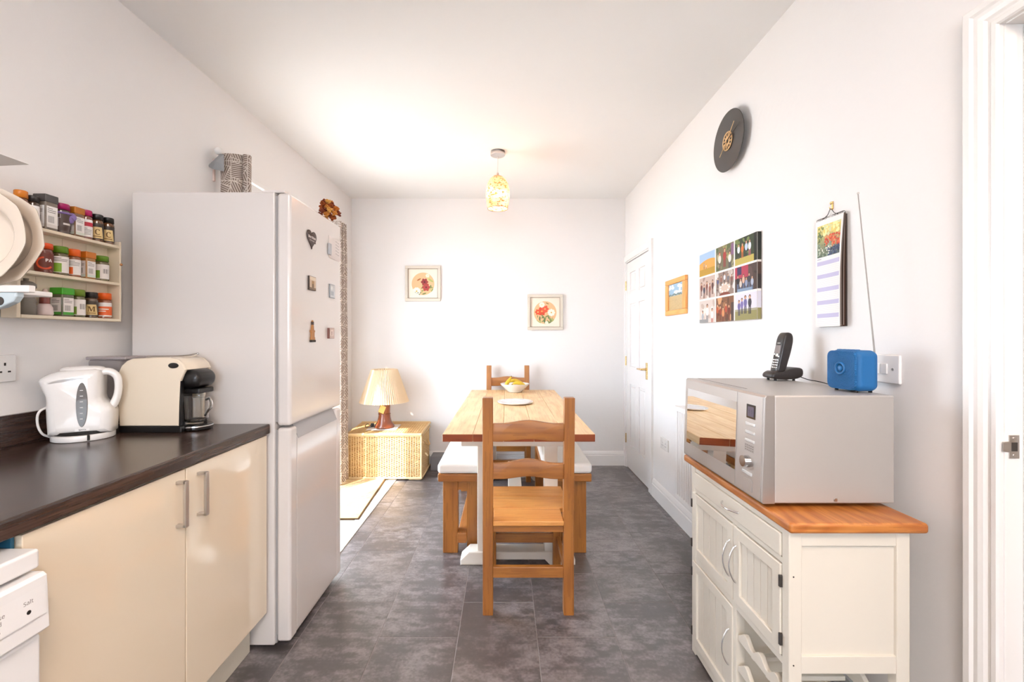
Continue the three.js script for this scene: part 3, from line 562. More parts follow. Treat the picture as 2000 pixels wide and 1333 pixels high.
function spice(label, shape, d, y, w, h, lid, lidH, content, draw, extra) {
  const o = thing('spice_jar', label, 'jar', [-1.553, y, -d], { group: 'spice jars on the wall rack', local: true });
  const body = M({ color: content, roughness: 0.12, clearcoat: 0.8, clearcoatRoughness: 0.05 }), lm = M({ color: lid, roughness: 0.35 }), hb = h - lidH;
  const lt = M({ map: canvasTex(128, 128, (x) => { x.fillStyle = '#e9e5e2'; x.fillRect(0, 0, 128, 128); draw(x); }), roughness: 0.5 });
  const r = w / 2;
  if (shape === 'square') {
    part(o, 'body', bx(-r, r, 0, hb + 0.002, -r, r, 0.005, 3), body);
    part(o, 'lid', bx(-r - 0.0008, r + 0.0008, hb, h, -r - 0.0008, r + 0.0008, 0.003, 2), lm);
    part(o, 'label', uvFace(r, w * 0.84, hb * 0.78, hb * 0.47, true), lt);
    part(o, 'label', uvFace(r, w * 0.84, hb * 0.78, hb * 0.47, false), lt);
  } else {
    part(o, 'body', lathe([[0, 0], [r - 0.002, 0], [r, 0.003], [r, hb - 0.008], [r - 0.004, hb], [0, hb]], 0, 0, 0, 28), body);
    part(o, 'lid', lathe([[0, h], [r - 0.003, h], [r - 0.001, h - 0.002], [r - 0.0005, hb - 0.001], [0, hb - 0.001]], 0, 0, 0, 28), lm);
    const g = new THREE.CylinderGeometry(r + 0.0004, r + 0.0004, hb * 0.72, 28, 1, true, -0.55, 2.7).translate(0, hb * 0.46, 0);
    part(o, 'label', g, lt);
  }
  if (extra) extra(o, r, hb);
}
function uvFace(r, w, h, y, side) {
  const g = clean(new THREE.PlaneGeometry(w, h));
  return side ? g.rotateY(Math.PI / 2).translate(r + 0.0005, y, 0) : g.translate(0, y, r + 0.0005);
}
{
  const bars = (x, x0, y0, w, h) => { x.fillStyle = '#333'; for (let k = 0; k < w; k += 5) x.fillRect(x0 + k, y0, 1 + (k * 7 % 3), h); };
  const lines = (x, c, y0, n) => { x.fillStyle = c; for (let k = 0; k < n; k++) x.fillRect(12, y0 + k * 11, 60 + (k * 37 % 40), 4); };
  const plain = (band) => (x) => { lines(x, '#8a8583', 70, 4); x.fillStyle = band; x.fillRect(60, 62, 56, 60); lines(x, '#5a5654', 14, 3); };
  const coded = (band) => (x) => { bars(x, 18, 58, 70, 40); lines(x, '#777270', 12, 3); x.fillStyle = band; x.fillRect(0, 108, 128, 20); };
  const letter = (ch) => (x) => { x.fillStyle = '#3f3630'; x.fillRect(0, 0, 128, 128); x.fillStyle = '#d9bd84'; x.beginPath(); x.moveTo(30, 30); x.lineTo(98, 30); x.lineTo(112, 120); x.lineTo(16, 120); x.fill(); x.fillStyle = '#6a4a1a'; x.font = 'bold 62px serif'; x.textAlign = 'center'; x.fillText(ch, 64, 92); x.fillRect(34, 102, 60, 6); };
  const T = 1.623, Mi = 1.477, Bo = 1.334;
  spice('orange-capped spice jar half hidden behind the plates, top shelf', 'round', 1.377, T, 0.034, 0.108, 0xd07a1c, 0.022, 0x6b3a1e, plain('#d07a1c'));
  spice('white-labelled spice jar between the plates and the grey-capped jar', 'round', 1.412, T, 0.032, 0.102, 0x252222, 0.018, 0x4b3a30, (x) => { x.fillStyle = '#333'; x.font = 'bold 50px sans-serif'; x.textAlign = 'center'; x.fillText('(2)', 64, 56); lines(x, '#999', 70, 4); });
  spice('largest jar on the top shelf, square with a charcoal cap', 'square', 1.452, T, 0.042, 0.118, 0x454140, 0.026, 0x6f6357, coded('#d7d2cd'));
  spice('dark jar with magenta cap and purple ribbon, top shelf', 'round', 1.502, T, 0.046, 0.104, 0xa0115a, 0.02, 0x4b3a35, (x) => { x.fillStyle = '#4b3a35'; x.fillRect(0, 0, 128, 128); x.fillStyle = '#cfc8c4'; x.fillRect(74, 70, 50, 14); x.strokeStyle = '#cfc8d8'; x.lineWidth = 3; x.strokeRect(30, 6, 30, 30); x.strokeRect(40, 36, 10, 60); }, (p, r, hb) => {
    const rib = M({ color: 0x9277b8, roughness: 0.5, transmission: 0.3, thickness: 0, side: THREE.DoubleSide });
    part(p, 'ribbon', [clean(new THREE.TorusGeometry(r + 0.001, 0.004, 8, 28)).rotateX(Math.PI / 2).translate(0, hb - 0.014, 0), clean(new THREE.SphereGeometry(0.014, 10, 8)).scale(0.6, 1, 1.1).translate(r * 0.75, hb - 0.02, -r * 0.9), clean(new THREE.SphereGeometry(0.012, 10, 8)).scale(0.6, 1.1, 1).translate(r * 0.8, hb - 0.032, -r * 0.6)], rib, 'purple gauze ribbon bow');
  });
  spice('square spice jar with mustard-brown cap on the top shelf', 'square', 1.55, T, 0.037, 0.106, 0xb06a1a, 0.024, 0x7a5638, coded('#d9e0d5'));
  spice('slim magenta-capped jar with red and white label, top shelf', 'round', 1.591, T, 0.036, 0.108, 0xb0125c, 0.02, 0x7b4a3a, (x) => { x.fillStyle = '#b3223a'; x.fillRect(0, 20, 128, 30); lines(x, '#777', 64, 5); });
  spice('black-capped spice jar with tan label next to the rack end jar', 'round', 1.634, T, 0.038, 0.104, 0x161515, 0.02, 0x6e4a30, letter('C'));
  spice('black-capped spice jar at the fridge end of the top shelf', 'round', 1.679, T, 0.037, 0.104, 0x161515, 0.02, 0x6e4a30, letter('C'));
  spice('jar with red-orange cap beside the plates on the middle shelf', 'round', 1.446, Mi, 0.046, 0.1, 0xe0501a, 0.018, 0x6a2e22, (x) => { x.fillStyle = '#6a2e22'; x.fillRect(0, 0, 128, 128); x.strokeStyle = '#d8502a'; x.lineWidth = 12; x.beginPath(); x.arc(70, 76, 40, 0.6, 4.6); x.stroke(); x.fillStyle = '#eee'; x.font = 'bold 30px sans-serif'; x.fillText('PA', 70, 66); });
  spice('left one of two green-capped jars on the middle shelf', 'round', 1.497, Mi, 0.046, 0.1, 0x5f8a1c, 0.022, 0x5b5236, (x) => { x.fillStyle = '#7aa62a'; x.fillRect(8, 54, 66, 70); lines(x, '#4a4643', 12, 3); });
  spice('bright orange-capped round jar in the middle of the rack', 'round', 1.545, Mi, 0.039, 0.1, 0xe8641a, 0.024, 0x8a5638, (x) => { x.fillStyle = '#e8641a'; x.fillRect(10, 66, 50, 58); lines(x, '#777', 14, 4); });
  spice('square jar with brown-orange cap on the middle shelf', 'square', 1.592, Mi, 0.038, 0.1, 0xc2701e, 0.024, 0xa5733a, coded('#d6e2d8'));
  spice('right one of two green-capped jars on the middle shelf', 'round', 1.652, Mi, 0.044, 0.096, 0x5f8a1c, 0.02, 0x6a6040, (x) => { x.fillStyle = '#6b9a2a'; x.fillRect(8, 54, 44, 70); bars(x, 70, 40, 40, 40); });
  spice('square jar with vivid green cap on the bottom shelf', 'square', 1.506, Bo, 0.043, 0.1, 0x3ea01e, 0.024, 0x53563c, coded('#4aa03a'));
  spice('olive-green-capped round jar on the bottom shelf', 'round', 1.56, Bo, 0.042, 0.1, 0x6b8a24, 0.022, 0x565536, (x) => { x.fillStyle = '#6b8a24'; x.fillRect(8, 60, 50, 64); bars(x, 74, 36, 40, 44); });
  spice('black-capped jar lettered M on the bottom shelf', 'round', 1.611, Bo, 0.039, 0.096, 0x1a1818, 0.02, 0x574334, letter('M'));
  spice('orange-capped and orange-labelled jar at the bottom shelf end', 'round', 1.664, Bo, 0.043, 0.098, 0xe5601a, 0.024, 0x8a4a2a, (x) => { x.fillStyle = '#e0622a'; x.fillRect(0, 36, 128, 80); x.fillStyle = '#f0e6dc'; x.fillRect(20, 56, 70, 10); x.fillRect(20, 76, 50, 8); });
  const mill = single('pepper_mill', 'grey wooden pepper mill on the bottom shelf of the rack', 'mill', lathe([[0, 0], [0.024, 0], [0.0245, 0.03], [0.021, 0.036], [0.0245, 0.04], [0.02, 0.058], [0.017, 0.072], [0.019, 0.084], [0.024, 0.088], [0.024, 0.1], [0.015, 0.108], [0.006, 0.11], [0.007, 0.118], [0, 0.119]], -1.553, Bo, 1.392, 32), M({ color: 0x7c7770, roughness: 0.5 }));
  const c = thing('cruet_bottle', 'small pink and white cruet bottle next to the grey mill', 'bottle', [-1.553, Bo, -1.448]);
  part(c, 'body', lathe([[0, 0], [0.019, 0], [0.022, 0.006], [0.02, 0.028], [0.014, 0.04], [0, 0.04]], -1.553, Bo, 1.448, 24), M({ color: 0xe4d2cf, roughness: 0.4 }));
  part(c, 'neck', lathe([[0, 0.039], [0.013, 0.039], [0.0125, 0.062], [0, 0.062]], -1.553, Bo, 1.448, 20), M({ color: 0x8a4a44, roughness: 0.2 }));
  part(c, 'stopper', lathe([[0, 0.061], [0.014, 0.061], [0.013, 0.074], [0.007, 0.082], [0.004, 0.09], [0, 0.091]], -1.553, Bo, 1.448, 20), M({ color: 0xcfb6ae, roughness: 0.4 }));
}
// ---- plate rack with two plates, at the left edge of the frame
{
  const o = thing('plate_rack', 'white wall-mounted plate rack with a pale blue bracket, left edge', 'rack', [-1.42, 1.33, -1.16]);
  part(o, 'tray', [bx(-1.585, -1.197, 1.374, 1.392, 1.078, 1.096, 0.003), bx(-1.585, -1.3, 1.376, 1.39, 1.09, 1.235, 0.003)], m.white);
  const br = part(o, 'bracket', slabXY([[-1.585, 1.326], [-1.31, 1.328], [-1.27, 1.336], [-1.24, 1.35], [-1.23, 1.364], [-1.23, 1.374], [-1.585, 1.374]], 1.08, 1.1, 0.004), M({ color: 0xc6d6de, roughness: 0.45 }));
  part(br, 'screw', clean(new THREE.CylinderGeometry(0.011, 0.011, 0.003, 20)).rotateX(Math.PI / 2).translate(-1.271, 1.352, -1.0795), m.darkGrey);
  part(o, 'upright', [bx(-1.59, -1.572, 1.3, 1.76, 1.085, 1.105, 0.003), bx(-1.59, -1.572, 1.3, 1.76, 1.18, 1.2, 0.003)], m.white);
  part(o, 'top_rail', slabXY([[-1.59, 1.728], [-1.4, 1.735], [-1.318, 1.739], [-1.318, 1.742], [-1.4, 1.752], [-1.59, 1.765]], 1.09, 1.19, 0.001), m.white);
}
function platter(r, lobes, amp, mat, name, label, at, tilt, turn) {
  const prof = [[0, 0], [0.5, 0], [0.62, 0.008], [0.7, 0.026], [0.78, 0.036], [1, 0.044], [1.0, 0.048], [0.77, 0.0405], [0.68, 0.03], [0.6, 0.013], [0.48, 0.0045], [0, 0.0042]], n = 96, pos = [], idx = [];
  for (let i = 0; i < n; i++) {
    const a = i / n * Math.PI * 2, lob = 1 + amp * ((1 - Math.abs(Math.sin(a * lobes / 2 + 0.6))) ** 1.4 - 0.3);
    for (const [q, h] of prof) { const e = q > 0.7 ? lerp(1, lob, (q - 0.7) / 0.3) : 1; pos.push(Math.cos(a) * q * r * e, Math.sin(a) * q * r * e, h); }
  }
  const k = prof.length;
  for (let i = 0; i < n; i++) for (let j = 0; j < k - 1; j++) { const a = i * k + j, b = ((i + 1) % n) * k + j; idx.push(a, a + 1, b, b, a + 1, b + 1); }
  const g = new THREE.BufferGeometry(); g.setAttribute('position', new THREE.Float32BufferAttribute(pos, 3)); g.setIndex(idx); g.computeVertexNormals();
  const c = clean(g); c.rotateX(tilt); c.rotateY(turn); c.translate(...at);
  return single(name, label, 'plate', c, mat, 'cream plates in the rack');
}
platter(0.13, 8, 0.028, m.plateCream, 'dinner_plate', 'front cream scalloped plate standing in the wall rack', [-1.388, 1.522, -1.155], -0.06, 0.1);
platter(0.135, 8, 0.05, m.plateCream, 'dinner_plate', 'cream octagonal-rimmed plate standing behind the front plate', [-1.4, 1.527, -1.205], -0.06, 0.1);

// ================================================================== GARDEN DOOR CORNER
const leafTex = canvasTex(512, 512, (x, w) => {     // taupe cloth printed with fans of white lines
  x.fillStyle = '#9b8b80'; x.fillRect(0, 0, w, w); x.strokeStyle = '#efe6de'; x.lineWidth = 4.5;
  const fan = (pts, ax, ay, sp) => { x.save(); x.beginPath(); pts.forEach(([a, b], i) => (i ? x.lineTo(a, b) : x.moveTo(a, b))); x.closePath(); x.stroke(); x.clip(); for (let k = -80; k < 80; k++) { x.beginPath(); x.moveTo(256 + k * sp * ay - 800 * ax, 256 + -k * sp * ax - 800 * ay); x.lineTo(256 + k * sp * ay + 800 * ax, 256 - k * sp * ax + 800 * ay); x.stroke(); } x.restore(); };
  const c = 4, q = w / c;
  for (let i = 0; i < c; i++) for (let j = 0; j < c; j++) {
    const X = i * q, Y = j * q, k = (i + j * 2) % 4, A = [[X, Y], [X + q, Y + q * 0.3], [X + q * 0.6, Y + q], [X, Y + q * 0.8]];
    fan(A, Math.cos(k * 0.8 + 0.4), Math.sin(k * 0.8 + 0.4), 13);
    fan([[X + q, Y + q * 0.3], [X + q, Y + q], [X + q * 0.6, Y + q]], Math.cos(k * 0.8 + 2), Math.sin(k * 0.8 + 2), 13);
    fan([[X, Y + q * 0.8], [X + q * 0.6, Y + q], [X, Y + q]], 0.1, 1, 13);
    fan([[X, Y], [X + q, Y], [X + q, Y + q * 0.3]], Math.cos(k + 2.6), Math.sin(k + 2.6), 13);
  }
});
leafTex.wrapS = leafTex.wrapT = THREE.RepeatWrapping;
const curtainMat = M({ map: leafTex, roughness: 0.95, transmission: 0.45, thickness: 0, side: THREE.DoubleSide });
// a gathered curtain: a folded line in plan, hung from y0 to y1
function curtainGeo(line, y0, y1, spread = 0, uo = 0) {
  const c = new THREE.CatmullRomCurve3(line.map(([x, d]) => new THREE.Vector3(x, 0, -d)), false, 'centripetal'), n = line.length * 6, rows = 14;
  const P = c.getSpacedPoints(n), len = c.getLength(), pos = [], uv = [], idx = [], mid = P.reduce((a, p) => a.add(p), new THREE.Vector3()).multiplyScalar(1 / P.length);
  for (let s = 0; s < 2; s++) for (let j = 0; j <= rows; j++) for (let i = 0; i <= n; i++) {
    const t = j / rows, k = 1 + spread * (1 - t) + 0.03 * Math.sin(j * 1.7 + i * 0.2), p = P[i], tan = new THREE.Vector3().subVectors(P[Math.min(n, i + 1)], P[Math.max(0, i - 1)]).normalize(), off = s * 0.0025;
    pos.push(mid.x + (p.x - mid.x) * k - tan.z * off, lerp(y0, y1, t), mid.z + (p.z - mid.z) * k + tan.x * off);
    uv.push(i / n * len / 0.42 + uo, lerp(y0, y1, t) / 0.42);
  }
  const W = n + 1, B = W * (rows + 1);
  for (let j = 0; j < rows; j++) for (let i = 0; i < n; i++) { const a = j * W + i; idx.push(a, a + 1, a + W, a + 1, a + W + 1, a + W, B + a, B + a + W, B + a + 1, B + a + 1, B + a + W, B + a + W + 1); }
  for (let i = 0; i < n; i++) { const a = rows * W + i; idx.push(a, a + 1, B + a, a + 1, B + a + 1, B + a); idx.push(i, B + i, i + 1, i + 1, B + i, B + i + 1); }
  for (let j = 0; j < rows; j++) for (const i of [0, n]) { const a = j * W + i; idx.push(a, a + W, B + a, a + W, B + a + W, B + a); }
  const g = new THREE.BufferGeometry(); g.setAttribute('position', new THREE.Float32BufferAttribute(pos, 3)); g.setAttribute('uv', new THREE.Float32BufferAttribute(uv, 2)); g.setIndex(idx); g.computeVertexNormals();
  return clean(g);
}
{
  const o = thing('curtain', 'taupe leaf-line curtain gathered behind the top of the fridge', 'curtain', [-1.46, 0.03, -2.36]);
  part(o, 'cloth', curtainGeo([[-1.552, 2.345], [-1.53, 2.31], [-1.5, 2.3], [-1.455, 2.302], [-1.43, 2.312], [-1.422, 2.33], [-1.408, 2.31], [-1.386, 2.318], [-1.39, 2.345], [-1.41, 2.36], [-1.44, 2.35], [-1.47, 2.37], [-1.43, 2.39], [-1.46, 2.41]], 0.03, 2.245), curtainMat);
  // loose corner of the heading folded forward, its floral lining showing
  const li = M({ map: canvasTex(128, 128, (x) => { x.fillStyle = '#9a9c9e'; x.fillRect(0, 0, 128, 128); for (let k = 0; k < 60; k++) { x.fillStyle = ['#7e8794', '#b9b6a6', '#6d7078', '#a8a891'][k % 4]; x.beginPath(); x.ellipse(rr(0, 128), rr(0, 128), rr(4, 12), rr(3, 8), rr(0, 3), 0, 7); x.fill(); } }), roughness: 0.95, side: THREE.DoubleSide });
  const pts = [[-1.523, 2.243, -2.296], [-1.49, 2.228, -2.272], [-1.482, 2.168, -2.262], [-1.487, 2.138, -2.272], [-1.545, 2.15, -2.268], [-1.58, 2.168, -2.275]], pos = [];
  const cen = [-1.52, 2.185, -2.25], f = [];
  pts.forEach((p, i) => { const q = pts[(i + 1) % pts.length]; f.push(...cen, ...q, ...p); f.push(cen[0], cen[1], cen[2] - 0.012, ...p, ...q); });
  const g = new THREE.BufferGeometry(); g.setAttribute('position', new THREE.Float32BufferAttribute(f, 3)); g.computeVertexNormals();
  part(o, 'folded_corner', uvm(g, 'x', 6), li, 'blue-grey floral lining folded forward');
  part(o, 'heading_tape', bx(-1.572, -1.56, 2.1, 2.218, 2.3, 2.312, 0.002), M({ color: 0xe3cdc3, roughness: 0.8 }));
}
{
  const o = thing('curtain', 'leaf-line curtain hanging beyond the fridge beside the wicker hamper', 'curtain', [-1.44, 0.03, -3.68]);
  part(o, 'cloth', curtainGeo([[-1.49, 3.6], [-1.42, 3.605], [-1.385, 3.62], [-1.42, 3.635], [-1.46, 3.645], [-1.41, 3.66], [-1.38, 3.675], [-1.42, 3.69], [-1.46, 3.7], [-1.4, 3.715], [-1.38, 3.73], [-1.42, 3.742], [-1.48, 3.745]], 0.03, 2.24, 0.22, 0.3), curtainMat);
}
{
  const o = thing('curtain_rail', 'slim white curtain rail above the garden door, behind the fridge', 'curtain rail', [-1.5, 2.17, -3.05]);
  part(o, 'rail', bx(-1.515, -1.495, 2.175, 2.205, 2.4, 3.75, 0.004), m.white);
  for (const d of [2.45, 3.05, 3.7]) part(o, 'bracket', bx(LW(d) + 0.001, -1.51, 2.18, 2.2, d - 0.008, d + 0.008, 0.002), m.white);
  part(o, 'finial', clean(new THREE.SphereGeometry(0.02, 20, 14)).translate(-1.53, 2.255, -2.29), m.white);
}
{
  const coir = M({ map: dataTex(256, 256, (u, v) => mix3(hex(0xdfc8a2), hex(0xbb9a6a), clamp(0.6 * fbm(u, v, 60, 60, 3, 2) + 0.4 * fbm(u, v, 6, 6, 8, 3)))), roughness: 1, bumpMap: tileBump, bumpScale: 0.003 });
  const o = thing('door_mat', 'pale coir doormat on the floor in front of the hamper', 'mat', [-1.27, 0.002, -3.38]);
  part(o, 'pile', uvm(prism([[-1.5, 2.965], [-1.022, 2.968], [-1.075, 3.86], [-1.5, 3.86]], 0.002, 0.016), 'x', 2), coir);
  part(o, 'binding', [sweep([[-1.5, 0.008, -2.962], [-1.018, 0.008, -2.965], [-1.071, 0.008, -3.86]], 0.0065, 6)], M({ color: 0x6e5230, roughness: 0.9 }));
}
// ---- wicker hamper
{
  const x0 = -1.4, x1 = -0.742, d0 = 3.79, d1 = 4.19, y0 = 0.022, y1 = 0.395;
  const o = thing('wicker_hamper', 'lidded wicker hamper against the far wall, lamp on top', 'basket', [(x0 + x1) / 2, 0, -(d0 + d1) / 2]);
  const wick = M({ map: woodTex(0xdcb882, 0xcaa068, 0x9a6f3c, 31, { rings: 4 }), roughness: 0.7 }), stake = M({ color: 0xdcc294, roughness: 0.7 });
  part(o, 'liner', [bx(x0 + 0.012, x1 - 0.012, y0 + 0.004, y1 - 0.004, d0 + 0.012, d1 - 0.012, 0.002)], M({ color: 0x7c5326, roughness: 0.9 }));
  // woven strands: each row weaves in and out of the stakes
  const weave = (n, len, rows, h, put) => {
    const pos = [], idx = [], steps = n * 4;
    for (let r = 0; r < rows; r++) {
      const y = (r + 0.5) / rows * h, hh = h / rows * 0.52, base = pos.length / 3;
      for (let i = 0; i <= steps; i++) {
        const t = i / steps, w = 0.0042 * Math.cos(t * n * Math.PI + r * Math.PI) + 0.003 + 0.0007 * Math.sin(r * 5.1 + i * 0.3), yy = y + 0.0008 * Math.sin(i * 0.7 + r * 2.3);
        for (const [a, b] of [[0, -hh], [0.0022, 0], [0, hh]]) pos.push(...put(t * len, yy + b, w + a));
      }
      for (let i = 0; i < steps; i++) for (let k = 0; k < 2; k++) { const a = base + i * 3 + k; idx.push(a, a + 3, a + 1, a + 1, a + 3, a + 4); }
    }
    const g = new THREE.BufferGeometry(); g.setAttribute('position', new THREE.Float32BufferAttribute(pos, 3)); g.setIndex(idx); g.computeVertexNormals();
    return uvm(clean(g), 'x', 1.5);
  };
  const W = x1 - x0, L = d1 - d0, H = y1 - y0;
  const lidY = (d) => 0.405 + (d - d0) / L * 0.022;
  const faces = [
    ['front', weave(30, W, 46, H, (a, y, w) => [x0 + a, y0 + y, -(d0 + 0.012) + w]), 30, (k) => [[x0 + (k + 0.5) / 30 * W, y0, -(d0 + 0.008)], [x0 + (k + 0.5) / 30 * W, y1, -(d0 + 0.008)]]],
    ['side', weave(18, L, 46, H, (a, y, w) => [x1 - 0.012 + w, y0 + y, -d0 - a]), 18, (k) => [[x1 - 0.008, y0, -d0 - (k + 0.5) / 18 * L], [x1 - 0.008, y1, -d0 - (k + 0.5) / 18 * L]]],
  ];
  for (const [nm, g, n, f] of faces) {
    part(o, 'wicker_weave', g, wick, null, 'stuff');
    const st = []; for (let k = 0; k < n; k++) st.push(sweep(f(k), 0.0046, 6));
    part(o, 'stakes', st, stake, null, 'stuff');
  }
  part(o, 'rim', [sweep([[x0, y1, -d0], [x1, y1, -d0]], 0.009, 8), sweep([[x1, y1, -d0], [x1, y1, -d1]], 0.009, 8), sweep([[x0, y0, -d0], [x1, y0, -d0]], 0.009, 8), sweep([[x1, y0, -d0], [x1, y0, -d1]], 0.009, 8), sweep([[x1 - 0.004, y0, -d0 - 0.004], [x1 - 0.004, y1, -d0 - 0.004]], 0.009, 8)], stake);
  const lw = weave(30, W, 40, L, (a, y, w) => [x0 + a, lidY(d0 + y) + 0.008 + w, -(d0 + y)]);
  const lid = part(o, 'lid', [lw, uvm(slabDY([[d0 - 0.006, 0.396], [d1 + 0.006, 0.415], [d1 + 0.006, 0.432], [d0 - 0.006, 0.41]], x0, x1, 0), 'x')], wick);
  part(lid, 'lid_edge', [sweep([[x0, 0.408, -d0 + 0.006], [x1, 0.408, -d0 + 0.006]], 0.012, 8), sweep([[x1, 0.408, -d0 + 0.006], [x1, 0.432, -d1 - 0.006]], 0.011, 8), sweep([[x0, 0.436, -d1], [x1, 0.436, -d1]], 0.01, 8)], stake);
  for (const [x, d] of [[x1 - 0.06, d0 + 0.03], [x0 + 0.06, d0 + 0.03], [x1 - 0.06, d1 - 0.04], [x0 + 0.06, d1 - 0.04]]) part(o, 'foot', bx(x - 0.055, x + 0.055, 0.0025, y0 + 0.002, d - 0.02, d + 0.02, 0.003), stake);
  part(o, 'toggle', sweep([[x1 + 0.012, 0.21, -(d0 + 0.12)], [x1 + 0.04, 0.195, -(d0 + 0.08)]], 0.007, 8), M({ color: 0xe8d3a8, roughness: 0.7 }));
  part(o, 'side_handle', sweep([[x1 + 0.002, 0.3, -(d0 + 0.14)], [x1 + 0.026, 0.28, -(d0 + 0.16)], [x1 + 0.026, 0.27, -(d0 + 0.24)], [x1 + 0.002, 0.3, -(d0 + 0.27)]], 0.007, 8, 16), wick);
}
// ---- table lamp on the hamper
{
  const d = 3.96, x = -1.118, y = 0.437;
  single('place_mat', 'square pale mat under the lamp on the hamper', 'mat', bx(-0.14, 0.13, 0, 0.004, -0.1, 0.1, 0.001).rotateX(0.055).translate(x, 0.4325, -d), M({ color: 0xd9d2cc, roughness: 0.7 }));
  const o = thing('table_lamp', 'table lamp with cream pleated shade and brown pottery foot', 'lamp', [x, y, -d]);
  const pot = M({ color: 0x7d3f20, roughness: 0.25, clearcoat: 0.6, clearcoatRoughness: 0.15 });
  part(o, 'foot', lathe([[0, 0], [0.088, 0], [0.092, 0.008], [0.082, 0.028], [0.066, 0.05], [0.056, 0.09], [0.053, 0.118], [0.057, 0.125], [0.05, 0.13], [0, 0.13]], x, y, d, 36), pot);
  const top = new THREE.CylinderGeometry(0.05, 0.056, 0.1, 6, 3).rotateY(0.4);
  part(o, 'upper_body', clean(top).rotateZ(-0.08).translate(x + 0.002, y + 0.175, -d), M({ color: 0x8f4f22, roughness: 0.3, clearcoat: 0.5 }));
  part(o, 'paper_tag', bx(-0.026, 0.026, -0.034, 0.034, -0.001, 0.001, 0.0005).rotateZ(-0.4).translate(x - 0.004, y + 0.172, -d + 0.06), M({ color: 0xe2b768, roughness: 0.8 }), 'yellowish paper tag');
  part(o, 'stem', cyl(0.009, 0.009, 0.14, x, y + 0.215, d, 12), m.brass);
  const n = 140, pos = [], idx = [];
  for (let i = 0; i < n; i++) { const a = i / n * Math.PI * 2, k = i % 2 ? 1 : 0.945; for (const [r, h] of [[0.222, 0.234], [0.119, 0.532]]) pos.push(x + Math.cos(a) * r * k, y + h, -d + Math.sin(a) * r * k); }
  for (let i = 0; i < n; i++) { const a = i * 2, b = ((i + 1) % n) * 2; idx.push(a, a + 1, b, b, a + 1, b + 1); }
  const g = new THREE.BufferGeometry(); g.setAttribute('position', new THREE.Float32BufferAttribute(pos, 3)); g.setIndex(idx);
  const sg = g.toNonIndexed(); sg.computeVertexNormals();
  part(o, 'lamp_shade', sg, M({ color: new THREE.Color().setRGB(0.86, 0.72, 0.52), roughness: 1, transmission: 0.35, thickness: 0, side: THREE.DoubleSide }), 'cream pleated fabric shade');
  const c = thing('plug_adapter', 'small black plug beside the lamp foot on the hamper', 'plug', [x - 0.115, 0.437, -(d + 0.01)]);
  part(c, 'plug', bx(x - 0.13, x - 0.1, 0.437, 0.468, d, d + 0.03, 0.006), m.black);
  part(c, 'cable', sweep([[x - 0.13, 0.45, -(d + 0.015)], [x - 0.165, 0.46, -(d + 0.02)], [x - 0.175, 0.445, -(d - 0.01)], [x - 0.15, 0.4415, -(d - 0.03)], [x - 0.09, 0.4415, -(d - 0.01)]], 0.003, 6, 20), m.black);
}
single('storage_box', 'low dark grey box on the floor between hamper and bench', 'box', bx(-0.715, -0.3, 0, 0.135, 4.07, 4.225, 0.006, 2), M({ color: 0x7a797e, roughness: 0.6 }));

// ================================================================== TABLE, BENCHES, CHAIRS
{
  const x0 = -0.326, x1 = 0.459, d0 = 2.205, d1 = 4.078, T = 0.765, cx = 0.0665;
  const o = thing('dining_table', 'long pine-topped trestle table with white painted legs', 'table', [cx, 0, -(d0 + d1) / 2]);
  const n = 5, w = (x1 - x0) / n;
  for (let k = 0; k < n; k++) part(o, 'plank', uvm(bx(x0 + k * w + 0.0004, x0 + (k + 1) * w - 0.0004, T - 0.04, T, d0, d1, 0.004, 2), 'z', 0.8, k * 0.31, k * 0.23 + 0.1), m.pine);
  for (let k = 0; k < n; k++) part(o, 'shaded_end', uvm(bx(x0 + k * w + 0.0015, x0 + (k + 1) * w - 0.0015, T - 0.0385, T - 0.0015, d0 - 0.0012, d0 + 0.004, 0.001), 'x', 1, k * 0.4), m.shadedEnd);  // thin dark strips on the near plank ends, shade painted in
  const trestle = (d, s) => {
    const foot = [[-0.252, 0], [-0.252, 0.028], [-0.205, 0.072], [0.338, 0.072], [0.385, 0.028], [0.385, 0], [0.245, 0], [0.215, 0.03], [-0.09, 0.03], [-0.118, 0]].map(([a, b]) => [a + 0.0, b]);
    const t = part(o, 'trestle_foot', uvm(slabXY(foot, d, d + 0.1, 0.005), 'x'), m.paintWhite, 'white painted chamfered foot');
    part(o, 'trestle_leg', bx(-0.159, -0.085, 0.07, 0.66, d + 0.015, d + 0.085, 0.004), m.paintWhite);
    part(o, 'trestle_leg', bx(0.215, 0.289, 0.07, 0.66, d + 0.015, d + 0.085, 0.004), m.paintWhite);
    part(o, 'trestle_head', bx(-0.25, 0.383, 0.655, 0.724, d + 0.01, d + 0.09, 0.006), m.paintWhite);
    part(o, 'cross_rail', bx(-0.087, 0.217, 0.11, 0.175, d + 0.03, d + 0.07, 0.004), m.paintWhite);
  };
  trestle(2.38); trestle(3.78);
  part(o, 'stretcher', bx(0.017, 0.116, 0.105, 0.18, 2.42, 3.83, 0.004), m.paintWhite);
}
